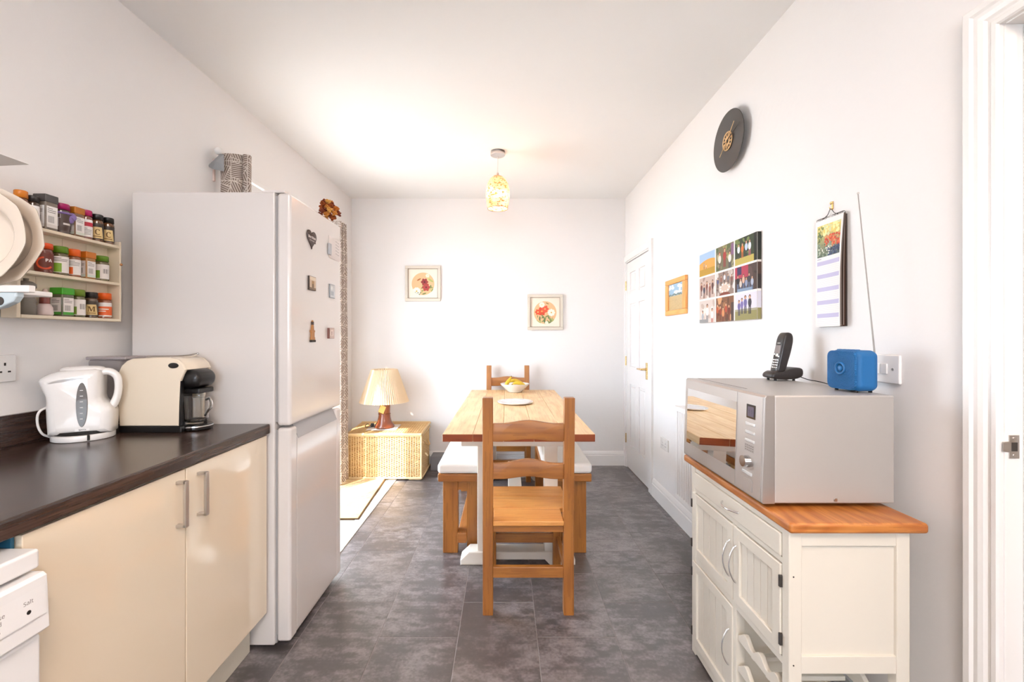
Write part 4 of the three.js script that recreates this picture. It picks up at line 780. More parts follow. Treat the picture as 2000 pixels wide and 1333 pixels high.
function makeChair(label, at, turn) {
  const o = thing('dining_chair', label, 'chair', at, { turn, local: true, group: 'wooden ladder-back dining chairs' });
  const hw = 0.207, pw = 0.047, zt = (y) => y < 0.43 ? 0 : (y - 0.43) / 0.56 * 0.031;      // local: back at z = 0, seat towards -z
  const post = (x) => uvm(slabDY([[0, 0], [-0, 0.43], [-0.031, 0.99], [0.012, 0.99], [0.044, 0.43], [0.042, 0]], x, x + pw, 0.003), 'y', 0.9, rnd(), rnd());
  part(o, 'back_post', post(-hw), m.honey); part(o, 'back_post', post(hw - pw), m.honey);
  const arch = (y0, yc, b0, bc) => {
    const a = -hw + pw - 0.004, b = hw - pw + 0.004, s = [], n = 24, f = (t) => { const e = clamp((t - 0.12) / 0.76); return Math.sin(e * Math.PI) ** 2; };
    for (let i = 0; i <= n; i++) s.push([lerp(a, b, i / n), lerp(b0, bc, f(i / n))]);
    for (let i = n; i >= 0; i--) s.push([lerp(a, b, i / n), lerp(y0, yc, f(i / n))]);
    return s;
  };
  for (const [y0, yc, b0, bc] of [[0.872, 0.886, 0.792, 0.801], [0.689, 0.709, 0.618, 0.63]]) {
    const z = zt((y0 + b0) / 2);
    part(o, 'back_slat', uvm(toCreasedNormals(slabXY(arch(y0, yc, b0, bc), 0.012 - z, 0.032 - z, 0.003), 0.6), 'x', 0.9, rnd(), rnd()), m.honey);
  }
  const planks = [[-0.012, 0.14, -hw + pw, hw - pw], [0.141, 0.296, -0.205, 0.205], [0.297, 0.45, -0.205, 0.205]];
  for (const [a, b, l, r] of planks) part(o, 'seat_plank', uvm(bx(l, r, 0.41, 0.432, a + 0.0006, b - 0.0006, 0.004, 2), 'x', 0.8, rnd(), rnd()), m.seatPine);
  part(o, 'front_leg', uvm(bx(-hw + 0.01, -hw + 0.052, 0, 0.41, 0.385, 0.43, 0.003), 'y', 1, rnd()), m.honey);
  part(o, 'front_leg', uvm(bx(hw - 0.052, hw - 0.01, 0, 0.41, 0.385, 0.43, 0.003), 'y', 1, rnd()), m.honey);
  part(o, 'apron', uvm(bx(-hw + pw, hw - pw, 0.374, 0.412, 0.008, 0.03, 0.002), 'x', 1, rnd()), m.honey);
  part(o, 'apron', uvm(bx(-hw + 0.05, hw - 0.05, 0.355, 0.412, 0.4, 0.42, 0.002), 'x', 1, rnd()), m.honey);
  for (const s of [-1, 1]) {
    part(o, 'apron', uvm(bx(s * (hw - 0.022) - 0.01, s * (hw - 0.022) + 0.01, 0.355, 0.412, 0.04, 0.39, 0.002), 'z', 1, rnd()), m.honey);
    part(o, 'stretcher', uvm(bx(s * (hw - 0.024) - 0.01, s * (hw - 0.024) + 0.01, 0.14, 0.18, 0.04, 0.39, 0.003), 'z', 1, rnd()), m.honey);
  }
  part(o, 'stretcher', uvm(bx(-hw + pw - 0.003, hw - pw + 0.003, 0.164, 0.214, 0.01, 0.034, 0.004), 'x', 1, rnd()), m.honey);
  part(o, 'stretcher', uvm(bx(-hw + 0.05, hw - 0.05, 0.14, 0.187, 0.397, 0.417, 0.003), 'x', 1, rnd()), m.honey);
  return o;
}
makeChair('wooden ladder-back chair at the near end of the table', [0.102, 0, -1.949], 0);
makeChair('wooden ladder-back chair at the far end, against the wall', [0.02, 0, -4.17], Math.PI);
function makeBench(x0, x1, label, label2) {
  const d0 = 2.456, d1 = 3.64, o = thing('bench', label, 'bench', [(x0 + x1) / 2, 0, -(d0 + d1) / 2], { group: 'wooden benches along the table' });
  const cx = (x0 + x1) / 2, lw = 0.0875;
  part(o, 'seat', uvm(bx(x0, x1, 0.435, 0.48, d0, d1, 0.007, 3), 'z', 0.9, rnd(), rnd()), m.honey);
  for (const d of [d0 + 0.058, d1 - 0.118]) {
    for (const s of [-1, 1]) part(o, 'leg', uvm(bx(cx + s * 0.0705 - lw / 2, cx + s * 0.0705 + lw / 2, 0, 0.436, d, d + 0.06, 0.004), 'y', 0.9, rnd(), rnd()), m.honey);
    part(o, 'spacer', uvm(bx(cx - 0.03, cx + 0.03, 0.365, 0.434, d + 0.012, d + 0.048, 0.003), 'x', 1, rnd()), m.honey);
  }
  part(o, 'stretcher', uvm(bx(cx - 0.027, cx + 0.027, 0.068, 0.128, d0 + 0.035, d1 - 0.035, 0.006), 'z', 1, rnd()), m.honey);
  const c = single('bench_cushion', label2, 'cushion', uvm(bx(x0 - 0.002, x1 + 0.002, 0.481, 0.54, d0 - 0.004, d1 + 0.004, 0.02, 5), 'z'), m.cushion, 'white bench cushions');
}
makeBench(-0.389, -0.119, 'wooden bench on the hamper side of the table', 'white cushion on the bench nearer the hamper');
makeBench(0.221, 0.491, 'wooden bench on the door side of the table', 'white cushion on the bench nearer the white door');
// ---- on the table
{
  const d = 3.92, x = 0.082, y = 0.7655;
  single('fruit_bowl', 'white ceramic bowl of bananas at the far end of the table', 'bowl', lathe([[0, 0], [0.06, 0], [0.064, 0.006], [0.09, 0.03], [0.118, 0.058], [0.134, 0.074], [0.13, 0.077], [0.112, 0.061], [0.086, 0.036], [0.055, 0.014], [0, 0.012]], x, y, d, 44), m.whiteGloss);
  const ban = M({ color: 0xd9b32a, roughness: 0.5 });
  const banana = (label, pts) => {
    const o = thing('banana', label, 'banana', pts[2], { group: 'bananas in the bowl' });
    part(o, 'fruit', sweep(pts, [0.005, 0.014, 0.018, 0.017, 0.012, 0.005], 7, 18), ban);
    part(o, 'stalk', sweep([pts[0], [pts[0][0] + (pts[0][0] - pts[1][0]) * 0.5, pts[0][1] + (pts[0][1] - pts[1][1]) * 0.5, pts[0][2] + (pts[0][2] - pts[1][2]) * 0.5]], [0.005, 0.004], 6), M({ color: 0x6e5f22, roughness: 0.7 }));
  };
  const Y = y + 0.03;
  banana('banana standing upright at the left of the bowl', [[x - 0.035, Y + 0.105, -d], [x - 0.046, Y + 0.085, -d + 0.01], [x - 0.068, Y + 0.055, -d + 0.02], [x - 0.075, Y + 0.03, -d + 0.02], [x - 0.06, Y + 0.01, -d + 0.02], [x - 0.045, Y + 0.002, -d + 0.02]]);
  banana('banana lying behind across the middle of the bowl', [[x - 0.06, Y + 0.05, -d - 0.03], [x - 0.035, Y + 0.066, -d - 0.03], [x, Y + 0.07, -d - 0.03], [x + 0.03, Y + 0.062, -d - 0.03], [x + 0.06, Y + 0.048, -d - 0.03], [x + 0.075, Y + 0.038, -d - 0.03]]);
  banana('banana lying along the right rim of the bowl', [[x - 0.02, Y + 0.044, -d + 0.03], [x + 0.0, Y + 0.052, -d + 0.03], [x + 0.03, Y + 0.054, -d + 0.03], [x + 0.06, Y + 0.047, -d + 0.025], [x + 0.08, Y + 0.04, -d + 0.015], [x + 0.092, Y + 0.036, -d + 0.005]]);
  const pm = M({ map: canvasTex(256, 256, (c) => { c.fillStyle = '#e3e2e4'; c.fillRect(0, 0, 256, 256); c.strokeStyle = '#c8c9d2'; c.lineWidth = 3; for (let k = 0; k < 40; k++) { c.beginPath(); c.arc(rr(20, 236), rr(20, 236), rr(6, 22), rr(0, 6), rr(3, 7)); c.stroke(); } }), roughness: 0.3 });
  const p = thing('serving_plate', 'flat white round plate with faint pattern on the table', 'plate', [0.07, 0.7655, -3.248]);
  part(p, 'plate', lathe([[0, 0], [0.11, 0], [0.132, 0.008], [0.136, 0.014], [0.133, 0.016], [0.112, 0.011], [0, 0.0105]], 0.07, 0.7655, 3.248, 48), m.whiteGloss);
  part(p, 'print', clean(new THREE.CircleGeometry(0.11, 40)).rotateX(-Math.PI / 2).translate(0.07, 0.7655 + 0.0112, -3.248), pm);
}
// ---- pendant lamp
{
  const x = -0.06, d = 3.18, o = thing('pendant_lamp', 'pendant lamp with amber mottled glass shade over the table', 'lamp', [x, 2.21, -d]);
  part(o, 'ceiling_rose', lathe([[0, -0.03], [0.05, -0.03], [0.053, -0.027], [0.053, 0], [0, 0]], x, CEIL, d, 32), m.steel);
  part(o, 'cord', cyl(0.0025, 0.0025, 0.16, x, 2.46, d, 8), m.white);
  part(o, 'cap', lathe([[0, 0.03], [0.008, 0.03], [0.012, 0.012], [0.02, 0], [0, 0]], x, 2.448, d, 20), m.steel);
  const amber = M({ map: dataTex(256, 256, (u, v) => { const a = fbm(u, v, 44, 44, 5, 2), b = fbm(u, v, 9, 9, 15, 2); return a > 0.62 ? hex(0xa86838) : mix3(hex(0xe9a878), hex(0xfbdcc2), clamp(b * 1.5 - 0.2)); }), roughness: 0.35, transmission: 0.62, thickness: 0, side: THREE.DoubleSide });
  part(o, 'glass_shade', lathe([[0.012, 0.246], [0.035, 0.238], [0.06, 0.215], [0.078, 0.18], [0.087, 0.135], [0.088, 0.09], [0.083, 0.045], [0.074, 0]], x, 2.214, d, 40), amber, 'amber crackled glass shade');
  part(o, 'shade_rim', clean(new THREE.TorusGeometry(0.074, 0.0018, 8, 40)).rotateX(Math.PI / 2).translate(x, 2.214, -d), M({ color: 0x6e4a30, roughness: 0.4 }));
  part(o, 'bulb', clean(new THREE.SphereGeometry(0.03, 20, 14)).translate(x, 2.33, -d), M({ color: 0xfff2dc, emissive: new THREE.Color().setRGB(1, 0.88, 0.72), emissiveIntensity: 6 }), 'glowing bulb');
  part(o, 'lamp_holder', cyl(0.016, 0.016, 0.08, x, 2.355, d, 16), m.white);
  const L = new THREE.PointLight(new THREE.Color().setRGB(1, 0.86, 0.7), 0.7); L.position.set(x, 2.33, -d); L.castShadow = true; L.shadow.radius = 1.5; scene.add(L);
}
// ---- flower pictures on the far wall
function flowerPicture(label, x0, y0, s, red, draw) {
  const x1 = x0 + s, y1 = y0 + s, xc = (x0 + x1) / 2, f = 0.028, o = thing('framed_picture', label, 'picture', [xc, y0, -FAR], { group: 'square flower pictures' });
  const fm = M({ color: 0xcfc6b8, roughness: 0.45 });
  const bar = (a, b, c, e) => bx(a, b, c, e, FAR - 0.022, FAR - 0.001, 0.004);
  part(o, 'frame', [bar(x0, x1, y1 - f, y1), bar(x0, x1, y0, y0 + f), bar(x0, x0 + f, y0 + f + 0.0003, y1 - f - 0.0003), bar(x1 - f, x1, y0 + f + 0.0003, y1 - f - 0.0003)], fm);
  const g = 0.0035, i0 = x0 + f, i1 = x1 - f, j0 = y0 + f, j1 = y1 - f, ib = (a, b, c, e) => bx(a, b, c, e, FAR - 0.02, FAR - 0.004, 0.001);
  part(o, 'inner_fillet', [ib(i0, i1, j1 - g, j1), ib(i0, i1, j0, j0 + g), ib(i0, i0 + g, j0 + g, j1 - g), ib(i1 - g, i1, j0 + g, j1 - g)], M({ color: 0x8c7a68, roughness: 0.5 }));
  const t = canvasTex(384, 384, (c) => {
    c.fillStyle = '#eadfce'; c.fillRect(0, 0, 384, 384);
    c.fillStyle = '#dcb184'; c.beginPath(); c.arc(192, 196, 146, 0, 7); c.fill(); c.save(); c.beginPath(); c.arc(192, 196, 150, 0, 7); c.clip(); draw(c); c.restore();
  });
  part(o, 'print', clean(new THREE.PlaneGeometry(s - 2 * f, s - 2 * f)).translate(xc, (y0 + y1) / 2, -(FAR - 0.008)), M({ map: t, roughness: 0.6 }));
}
const bloom = (c, x, y, r, col, n = 6, eye = '#e8d27a') => { c.fillStyle = col; for (let k = 0; k < n; k++) { const a = k / n * 6.283; c.beginPath(); c.ellipse(x + Math.cos(a) * r * 0.55, y + Math.sin(a) * r * 0.55, r * 0.55, r * 0.4, a, 0, 7); c.fill(); } c.fillStyle = eye; c.beginPath(); c.arc(x, y, r * 0.22, 0, 7); c.fill(); };
const leaf = (c, x, y, a, l, col) => { c.fillStyle = col; c.beginPath(); c.ellipse(x, y, l, l * 0.32, a, 0, 7); c.fill(); };
flowerPicture('framed round print of dark red flowers, left on the far wall', -0.992, 1.619, 0.35, true, (c) => {
  for (let k = 0; k < 14; k++) leaf(c, rr(180, 320), rr(230, 330), rr(0, 3), rr(18, 34), ['#8d9a5a', '#6f7f45', '#b3ae6a'][k % 3]);
  leaf(c, 290, 150, 0.6, 40, '#a7ad66'); leaf(c, 262, 120, 2, 30, '#c3bd7c');
  bloom(c, 212, 172, 44, '#8e3030', 6, '#4a1a1a'); bloom(c, 232, 240, 48, '#a33a34', 6, '#5a2020'); bloom(c, 110, 290, 46, '#efe8d6', 10, '#c9a23c'); for (let k = 0; k < 6; k++) leaf(c, 80 + k * 16, 330 - (k % 2) * 20, k, 14, '#4f6a55');
  c.fillStyle = '#a5602c'; c.beginPath(); c.ellipse(140, 140, 28, 9, -0.5, 0, 7); c.fill(); bloom(c, 250, 90, 24, '#efe2c8');
});
flowerPicture('framed round print of orange flowers, lower right on the far wall', 0.2126, 1.336, 0.35, false, (c) => {
  for (let k = 0; k < 26; k++) leaf(c, rr(90, 300), rr(240, 330), rr(0, 3), rr(16, 36), ['#7d8a55', '#5f7046', '#a4a868'][k % 3]);
  bloom(c, 150, 180, 52, '#cf4a2a', 6, '#e0a050'); bloom(c, 190, 150, 44, '#d8583a', 6, '#e9b060'); bloom(c, 100, 190, 36, '#d9502e'); bloom(c, 272, 196, 44, '#efe6d6', 8, '#d0a050'); bloom(c, 150, 96, 34, '#eedfcf', 8); leaf(c, 220, 78, 0.4, 22, '#9a7a44'); bloom(c, 210, 330, 22, '#efe8d6');
});

// ================================================================== RIGHT WALL
const faceLeft = (w, h, x, y, d) => clean(new THREE.PlaneGeometry(w, h)).rotateY(-Math.PI / 2).translate(x, y, -d);   // a sheet that looks into the room from the right wall
{
  const d = 2.222, y = 2.276, R = 0.152, x = 1.148, o = thing('wall_clock', 'black vinyl record clock with gold centre high on the right wall', 'clock', [XR, y - R, -d]);
  const vin = M({ color: 0x1d1a1a, roughness: 0.3, clearcoat: 0.5, clearcoatRoughness: 0.2, bumpMap: dataTex(512, 512, (u, v) => { const r = Math.hypot(u - 0.5, v - 0.5), t = 0.5 + 0.5 * Math.sin(r * 900); return [t, t, t]; }, false), bumpScale: 0.0002 });
  const disc = clean(new THREE.LatheGeometry([[0, 0.0015], [0.05, 0.0015], [0.052, 0.001], [0.146, 0.001], [R - 0.001, 0.0018], [R, 0], [R - 0.001, -0.001], [0, -0.001]].map(([a, b]) => V2(a, b)), 72));
  { const p = disc.attributes.position, uv = disc.attributes.uv; for (let i = 0; i < p.count; i++) uv.setXY(i, 0.5 + p.getX(i) / (2 * R), 0.5 + p.getZ(i) / (2 * R)); }
  const hang = (g) => g.rotateZ(Math.PI / 2).translate(x, y, -d);      // its top side turns to -x
  part(o, 'record', hang(disc), vin);
  part(o, 'mechanism', hang(bx(-0.028, 0.028, -0.03, -0.001, -0.028, 0.028, 0.003)), m.black);
  const gold = M({ color: new THREE.Color().setRGB(0.72, 0.48, 0.25), metalness: 0.6, roughness: 0.4 });
  const fil = [clean(new THREE.TorusGeometry(0.046, 0.0022, 6, 40)).rotateX(Math.PI / 2).translate(0, 0.004, 0), clean(new THREE.TorusGeometry(0.02, 0.002, 6, 30)).rotateX(Math.PI / 2).translate(0, 0.004, 0)];
  for (let k = 0; k < 12; k++) { const a = k * Math.PI / 6; fil.push(clean(new THREE.TorusGeometry(0.0105, 0.0018, 6, 18)).rotateX(Math.PI / 2).translate(Math.cos(a) * 0.033, 0.004, Math.sin(a) * 0.033), clean(new THREE.SphereGeometry(0.004, 8, 6)).scale(1, 0.5, 1).translate(Math.cos(a) * 0.014, 0.004, Math.sin(a) * 0.014)); }
  part(o, 'gold_centre', fil.map(hang), gold, 'gold filigree centre');
  const hand = (a0, a1, l0, l1, w, mt, nm) => part(o, nm, sweep([[x - 0.008, y + Math.sin(a0) * l0, -d + Math.cos(a0) * l0], [x - 0.008, y, -d], [x - 0.008, y + Math.sin(a1) * l1, -d + Math.cos(a1) * l1]], w, 6), mt);
  hand(3.8, 0.76, 0.09, 0.1, 0.0016, gold, 'hand');
  hand(3.4, 0.3, 0.02, 0.128, 0.0018, m.black, 'hand');
}
{
  const o = thing('framed_picture', 'small wooden-framed landscape picture near the white door', 'picture', [XR, 1.417, -2.96]);
  const d0 = 2.785, d1 = 3.135, y0 = 1.417, y1 = 1.669, f = 0.035, wd = M({ map: pineTex, roughness: 0.45, color: 0xffd9a8 });
  const bar = (a, b, c, e, g) => uvm(bx(XR - 0.02, XR - 0.001, c, e, a, b, 0.004), g, 1);
  part(o, 'frame', [bar(d0, d1, y1 - f, y1, 'z'), bar(d0, d1, y0, y0 + f, 'z'), bar(d0, d0 + f * 1.35, y0 + f + 0.0003, y1 - f - 0.0003, 'y'), bar(d1 - f * 1.35, d1, y0 + f + 0.0003, y1 - f - 0.0003, 'y')], wd);
  const t = canvasTex(256, 192, (c) => { c.fillStyle = '#8fb3cd'; c.fillRect(0, 0, 256, 90); c.fillStyle = '#e6ecef'; for (let k = 0; k < 14; k++) { c.beginPath(); c.ellipse(rr(0, 256), rr(5, 70), rr(14, 40), rr(5, 12), 0, 0, 7); c.fill(); } c.fillStyle = '#5a6a60'; for (let k = 0; k < 16; k++) c.fillRect(k * 16, 80 - rr(0, 10), 14, 12); c.fillStyle = '#c0a777'; c.fillRect(0, 88, 256, 104); c.strokeStyle = '#ab9162'; for (let k = 0; k < 26; k++) { c.beginPath(); c.moveTo(rr(0, 256), rr(96, 190)); c.lineTo(rr(0, 256), rr(96, 190)); c.stroke(); } });
  part(o, 'print', faceLeft(d1 - d0 - 2.2 * f, y1 - y0 - 1.6 * f, XR - 0.009, (y0 + y1) / 2, (d0 + d1) / 2), M({ map: t, roughness: 0.35 }));
}
{ // canvas of nine family photographs
  const d0 = 1.985, d1 = 2.575, y0 = 1.346, y1 = 1.752, x = XR - 0.02, o = thing('photo_canvas', 'canvas print of nine group photographs on the right wall', 'canvas', [XR, y0, -(d0 + d1) / 2]);
  part(o, 'stretcher', bx(x, XR - 0.001, y0, y1, d0, d1, 0.002), M({ color: 0xded9d4, roughness: 0.8 }));
  const edge = canvasTex(16, 310, (c) => { const b = [['#1d1f1a', 0, 66], ['#2a2c20', 66, 99], ['#efebe6', 99, 107], ['#4a342c', 107, 150], ['#2c2422', 150, 202], ['#efebe6', 202, 210], ['#d3d0dc', 210, 270], ['#8d8656', 270, 310]]; for (const [q, a, e] of b) { c.fillStyle = q; c.fillRect(0, a, 16, e - a); } });
  part(o, 'wrapped_edge', clean(new THREE.PlaneGeometry(0.018, y1 - y0 - 0.002)).translate(x + 0.01, (y0 + y1) / 2, -d0 + 0.0005), M({ map: edge, roughness: 0.7 }));
  const W = 900, H = 620, cw = W / 3, ch = H / 3;
  const t = canvasTex(W, H, (c) => {
    c.fillStyle = '#efebe6'; c.fillRect(0, 0, W, H);
    const person = (x, y, s, top, low, skin = '#c79a7c', hair = '#4a342a') => { c.fillStyle = low; c.fillRect(x - s * 0.28, y + s * 1.1, s * 0.22, s * 1.2); c.fillRect(x + s * 0.06, y + s * 1.1, s * 0.22, s * 1.2); c.fillStyle = top; c.beginPath(); c.ellipse(x, y + s * 0.75, s * 0.42, s * 0.62, 0, 0, 7); c.fill(); c.fillStyle = hair; c.beginPath(); c.arc(x, y - s * 0.04, s * 0.27, 0, 7); c.fill(); c.fillStyle = skin; c.beginPath(); c.ellipse(x, y + s * 0.06, s * 0.19, s * 0.24, 0, 0, 7); c.fill(); };
    const cell = (i, j, f) => { c.save(); c.beginPath(); c.rect(i * cw + (i ? 8 : 0), j * ch + (j ? 8 : 0), cw - (i < 2 ? 8 : 0) - (i ? 8 : 0), ch - (j < 2 ? 8 : 0) - (j ? 8 : 0)); c.clip(); c.translate(i * cw, j * ch); f(); c.restore(); };
    const bg = (col, n, pal) => { c.fillStyle = col; c.fillRect(0, 0, cw, ch); for (let k = 0; k < n; k++) { c.fillStyle = pal[k % pal.length]; c.beginPath(); c.ellipse(rr(0, cw), rr(0, ch), rr(8, 40), rr(6, 30), rr(0, 3), 0, 7); c.fill(); } };
    cell(0, 0, () => { c.fillStyle = '#9fb9d6'; c.fillRect(0, 0, cw, ch * 0.5); c.fillStyle = '#d59a4a'; c.beginPath(); c.moveTo(0, ch * 0.42); c.quadraticCurveTo(cw * 0.55, ch * 0.2, cw, ch * 0.36); c.lineTo(cw, ch); c.lineTo(0, ch); c.fill(); c.fillStyle = '#b08a30'; c.fillRect(0, ch * 0.68, cw, ch * 0.4); person(90, 88, 22, '#8a8f9a', '#4a4a5a'); person(130, 104, 18, '#c9c0b0', '#7a6a5a'); });
    cell(1, 0, () => { bg('#6f6a52', 20, ['#8d8a5a', '#54603c', '#a79f7a']); person(70, 60, 56, '#d9cfc4', '#5a4a44', '#c79a7c', '#8d4a2a'); person(150, 40, 60, '#a03a32', '#8a3230', '#c79a7c', '#7a3a2a'); person(230, 78, 54, '#e0d8d0', '#40404a'); c.fillStyle = '#7c5a7a'; c.fillRect(250, 10, 40, 90); });
    cell(2, 0, () => { bg('#33402a', 30, ['#4a5c34', '#222c1c', '#6c7a44']); c.fillStyle = '#b7a556'; c.fillRect(0, ch * 0.72, cw, ch * 0.3); person(60, 50, 44, '#d5dbe0', '#2e2e30'); person(112, 52, 44, '#c9713a', '#b8642e'); person(164, 44, 46, '#b9c6da', '#2c2c34'); person(208, 46, 46, '#dde2ea', '#a85a6a'); c.fillStyle = '#1c1e18'; c.fillRect(262, 0, 40, ch); });
    cell(0, 1, () => { bg('#bda79b', 10, ['#d6cac2', '#9a8076']); for (let k = 0; k < 5; k++) person(40 + k * 52, 60 + (k % 2) * 24, 48, ['#6a3a34', '#3a3a46', '#7a4a40', '#8c5a4c', '#5a3a36'][k], '#5a3a34'); });
    cell(1, 1, () => { bg('#8d7a70', 12, ['#b9aca4', '#6a5650', '#cdc6c0']); c.fillStyle = '#c9b3a2'; c.beginPath(); c.ellipse(150, 140, 90, 44, 0, 0, 7); c.fill(); c.fillStyle = '#e6ded6'; for (let k = 0; k < 9; k++) { const a = k * 0.7; c.beginPath(); c.ellipse(150 + Math.cos(a) * 70, 140 + Math.sin(a) * 32, 14, 8, 0, 0, 7); c.fill(); } for (let k = 0; k < 5; k++) person(40 + k * 55, 30 + Math.abs(k - 2) * 12, 34, ['#4a4f7a', '#8a5a4c', '#cfd3dd', '#6a6a72', '#7a4a44'][k], '#4a3a34'); c.fillStyle = '#7a3c2a'; c.beginPath(); c.ellipse(150, 214, 100, 40, 0, 0, 7); c.fill(); });
    cell(2, 1, () => { bg('#4a3a34', 10, ['#5a4640', '#3a2c28']); c.fillStyle = '#a83a4e'; c.fillRect(0, 0, 190, 96); c.fillStyle = '#3a2f52'; c.fillRect(40, 10, 60, 60); for (let k = 0; k < 6; k++) person(50 + k * 38, 82 + (k % 2) * 26, 42, ['#22222a', '#c9bcb0', '#d0a890', '#8a96b0', '#3a3a40', '#a8b0c0'][k], '#5a6c8a'); c.fillStyle = '#7f93ab'; c.fillRect(40, 176, 200, 30); });
    cell(0, 2, () => { bg('#cdbfb6', 8, ['#ded4cc', '#b9a69a']); person(150, 60, 62, '#e5ded8', '#6a6a6e'); person(64, 110, 50, '#9da1a8', '#7a7a80'); person(240, 100, 54, '#ece6e2', '#b0564a'); c.fillStyle = '#8c8c8c'; c.fillRect(0, 176, 170, 40); });
    cell(1, 2, () => { bg('#7a5238', 14, ['#9a6a44', '#5a3c2a', '#c9966a']); for (let k = 0; k < 6; k++) person(34 + k * 46, 70 + (k % 3) * 16, 48, ['#b0542e', '#8a3c28', '#d08a5a', '#a84a30', '#6a3024', '#3a2a28'][k], '#6a3626', '#d8a27c'); c.fillStyle = '#4a3a34'; c.fillRect(250, 60, 50, 150); });
    cell(2, 2, () => { c.fillStyle = '#d3d0dc'; c.fillRect(0, 0, cw, ch * 0.7); c.fillStyle = '#8d8656'; c.fillRect(0, ch * 0.66, cw, ch * 0.4); c.fillStyle = '#a29c86'; c.fillRect(0, ch * 0.6, cw, 16); person(66, 66, 46, '#6a5f94', '#3c3c50'); person(106, 54, 46, '#7466a0', '#3a3a4c'); person(152, 40, 52, '#6c6498', '#34343c'); person(210, 40, 54, '#34323c', '#2a2a30'); });
  });
  part(o, 'print', faceLeft(d1 - d0 - 0.001, y1 - y0 - 0.001, x - 0.0006, (y0 + y1) / 2, (d0 + d1) / 2), M({ map: t, roughness: 0.7 }));
}
{ // slim calendar
  const d0 = 1.482, d1 = 1.616, y0 = 1.3, y1 = 1.705, o = thing('calendar', 'slim hanging calendar with poppy picture and lilac date bands', 'calendar', [XR, y0, -1.55]);
  const t = canvasTex(256, 768, (c) => {
    c.fillStyle = '#ece8e6'; c.fillRect(0, 0, 256, 768);
    const g = c; for (let y = 40; y < 268; y++) { const q = (y - 40) / 228; g.fillStyle = `rgb(${Math.round(lerp(228, 90, q))},${Math.round(lerp(205, 104, q))},${Math.round(lerp(120, 92, q))})`; g.fillRect(16, y, 224, 1); }
    const blob = (n, pal, xa, xb, ya, yb, r) => { for (let k = 0; k < n; k++) { c.fillStyle = pal[k % pal.length]; c.beginPath(); c.ellipse(rr(xa, xb), rr(ya, yb), rr(2, r), rr(2, r), 0, 0, 7); c.fill(); } };
    c.save(); c.beginPath(); c.rect(16, 40, 224, 228); c.clip();
    blob(60, ['#f2e2a0', '#e9c76a', '#cfd0a0'], 60, 220, 40, 120, 20); blob(30, ['#7f8a4a', '#5a6a44'], 16, 70, 50, 190, 12);
    blob(170, ['#c9482e', '#d8603a', '#b83a2a', '#e08a5a'], 90, 240, 120, 210, 9); blob(70, ['#5a6a5a', '#7c8a72', '#8fa08a'], 16, 150, 170, 262, 12); blob(60, ['#3a4a66', '#4a5a74', '#2e3a50'], 120, 240, 205, 268, 14); blob(24, ['#e8e2d6'], 20, 200, 200, 250, 7);
    c.restore();
    for (let k = 0; k < 5; k++) { c.fillStyle = '#bdb9d6'; c.fillRect(14, 298 + k * 94, 228, 30); c.fillStyle = '#d5d1da'; for (let j = 0; j < 4; j++) c.fillRect(14, 340 + k * 94 + j * 13, 228, 2); }
    c.fillStyle = '#a9a5b4'; c.fillRect(16, 278, 40, 6);
  });
  part(o, 'backing', bx(XR - 0.006, XR - 0.001, y0, y1 - 0.016, d0 + 0.002, d1 - 0.002, 0.001), M({ color: 0x3a2f2a, roughness: 0.7 }));
  const sheet = (x, lift, mt, nm, dy, dn) => {            // a page that bows off the wall along its near edge
    const n = 10, k = 8, pos = [], uv = [], idx = [];
    for (let j = 0; j <= k; j++) for (let i = 0; i <= n; i++) { const u = i / n, v = j / k; pos.push(x - lift * u * u * Math.sin(Math.min(1, (1 - v) * 1.6) * 1.5708), lerp(y0 + dy, y1 - 0.012, v), -lerp(d1, d0 + dn, u)); uv.push(u, v); }
    for (let j = 0; j < k; j++) for (let i = 0; i < n; i++) { const a = j * (n + 1) + i; idx.push(a, a + 1, a + n + 1, a + 1, a + n + 2, a + n + 1); }
    const g = new THREE.BufferGeometry(); g.setAttribute('position', new THREE.Float32BufferAttribute(pos, 3)); g.setAttribute('uv', new THREE.Float32BufferAttribute(uv, 2)); g.setIndex(idx); g.computeVertexNormals();
    part(o, nm, g, mt);
  };
  const pageM = [0x6b4a3c, 0xcfc4ba, 0x8a6a58, 0x4a3a34, 0xd8d0c8, 0x9a7a68].map((c) => M({ color: c, roughness: 0.8, side: THREE.DoubleSide }));
  for (let k = 0; k < 6; k++) sheet(XR - 0.0075 - k * 0.0012, 0.002 + k * 0.0018, pageM[k], 'page', 0.002 + (k % 2) * 0.003, 0.001 + (k % 3) * 0.001);
  sheet(XR - 0.0155, 0.013, M({ map: t, roughness: 0.6, side: THREE.DoubleSide }), 'front_page', 0, 0);
  const rings = []; for (let k = 0; k < 22; k++) if (Math.abs(k - 10.5) > 2.2) rings.push(clean(new THREE.TorusGeometry(0.0055, 0.0007, 5, 12)).translate(XR - 0.011, y1 - 0.01, -lerp(d0 + 0.006, d1 - 0.006, k / 21)));
  part(o, 'wire_binding', rings, m.darkGrey);
  part(o, 'hanger', sweep([[XR - 0.011, y1 - 0.008, -1.515], [XR - 0.008, y1 + 0.002, -1.535], [XR - 0.008, y1 + 0.02, -1.552], [XR - 0.008, y1 + 0.002, -1.567], [XR - 0.011, y1 - 0.008, -1.585]], 0.0012, 6, 20), m.darkGrey);
  const h = thing('picture_hook', 'tiny brass hook on the wall above the calendar', 'hook', [XR, 1.72, -1.552]);
  part(h, 'hook', [bx(XR - 0.003, XR, 1.722, 1.752, 1.548, 1.556, 0.001), sweep([[XR - 0.002, 1.726, -1.552], [XR - 0.01, 1.722, -1.552], [XR - 0.012, 1.732, -1.552]], 0.0016, 6)], m.brass);
  part(h, 'nail', clean(new THREE.SphereGeometry(0.005, 10, 8)).translate(XR - 0.006, 1.746, -1.552), m.brass);
}
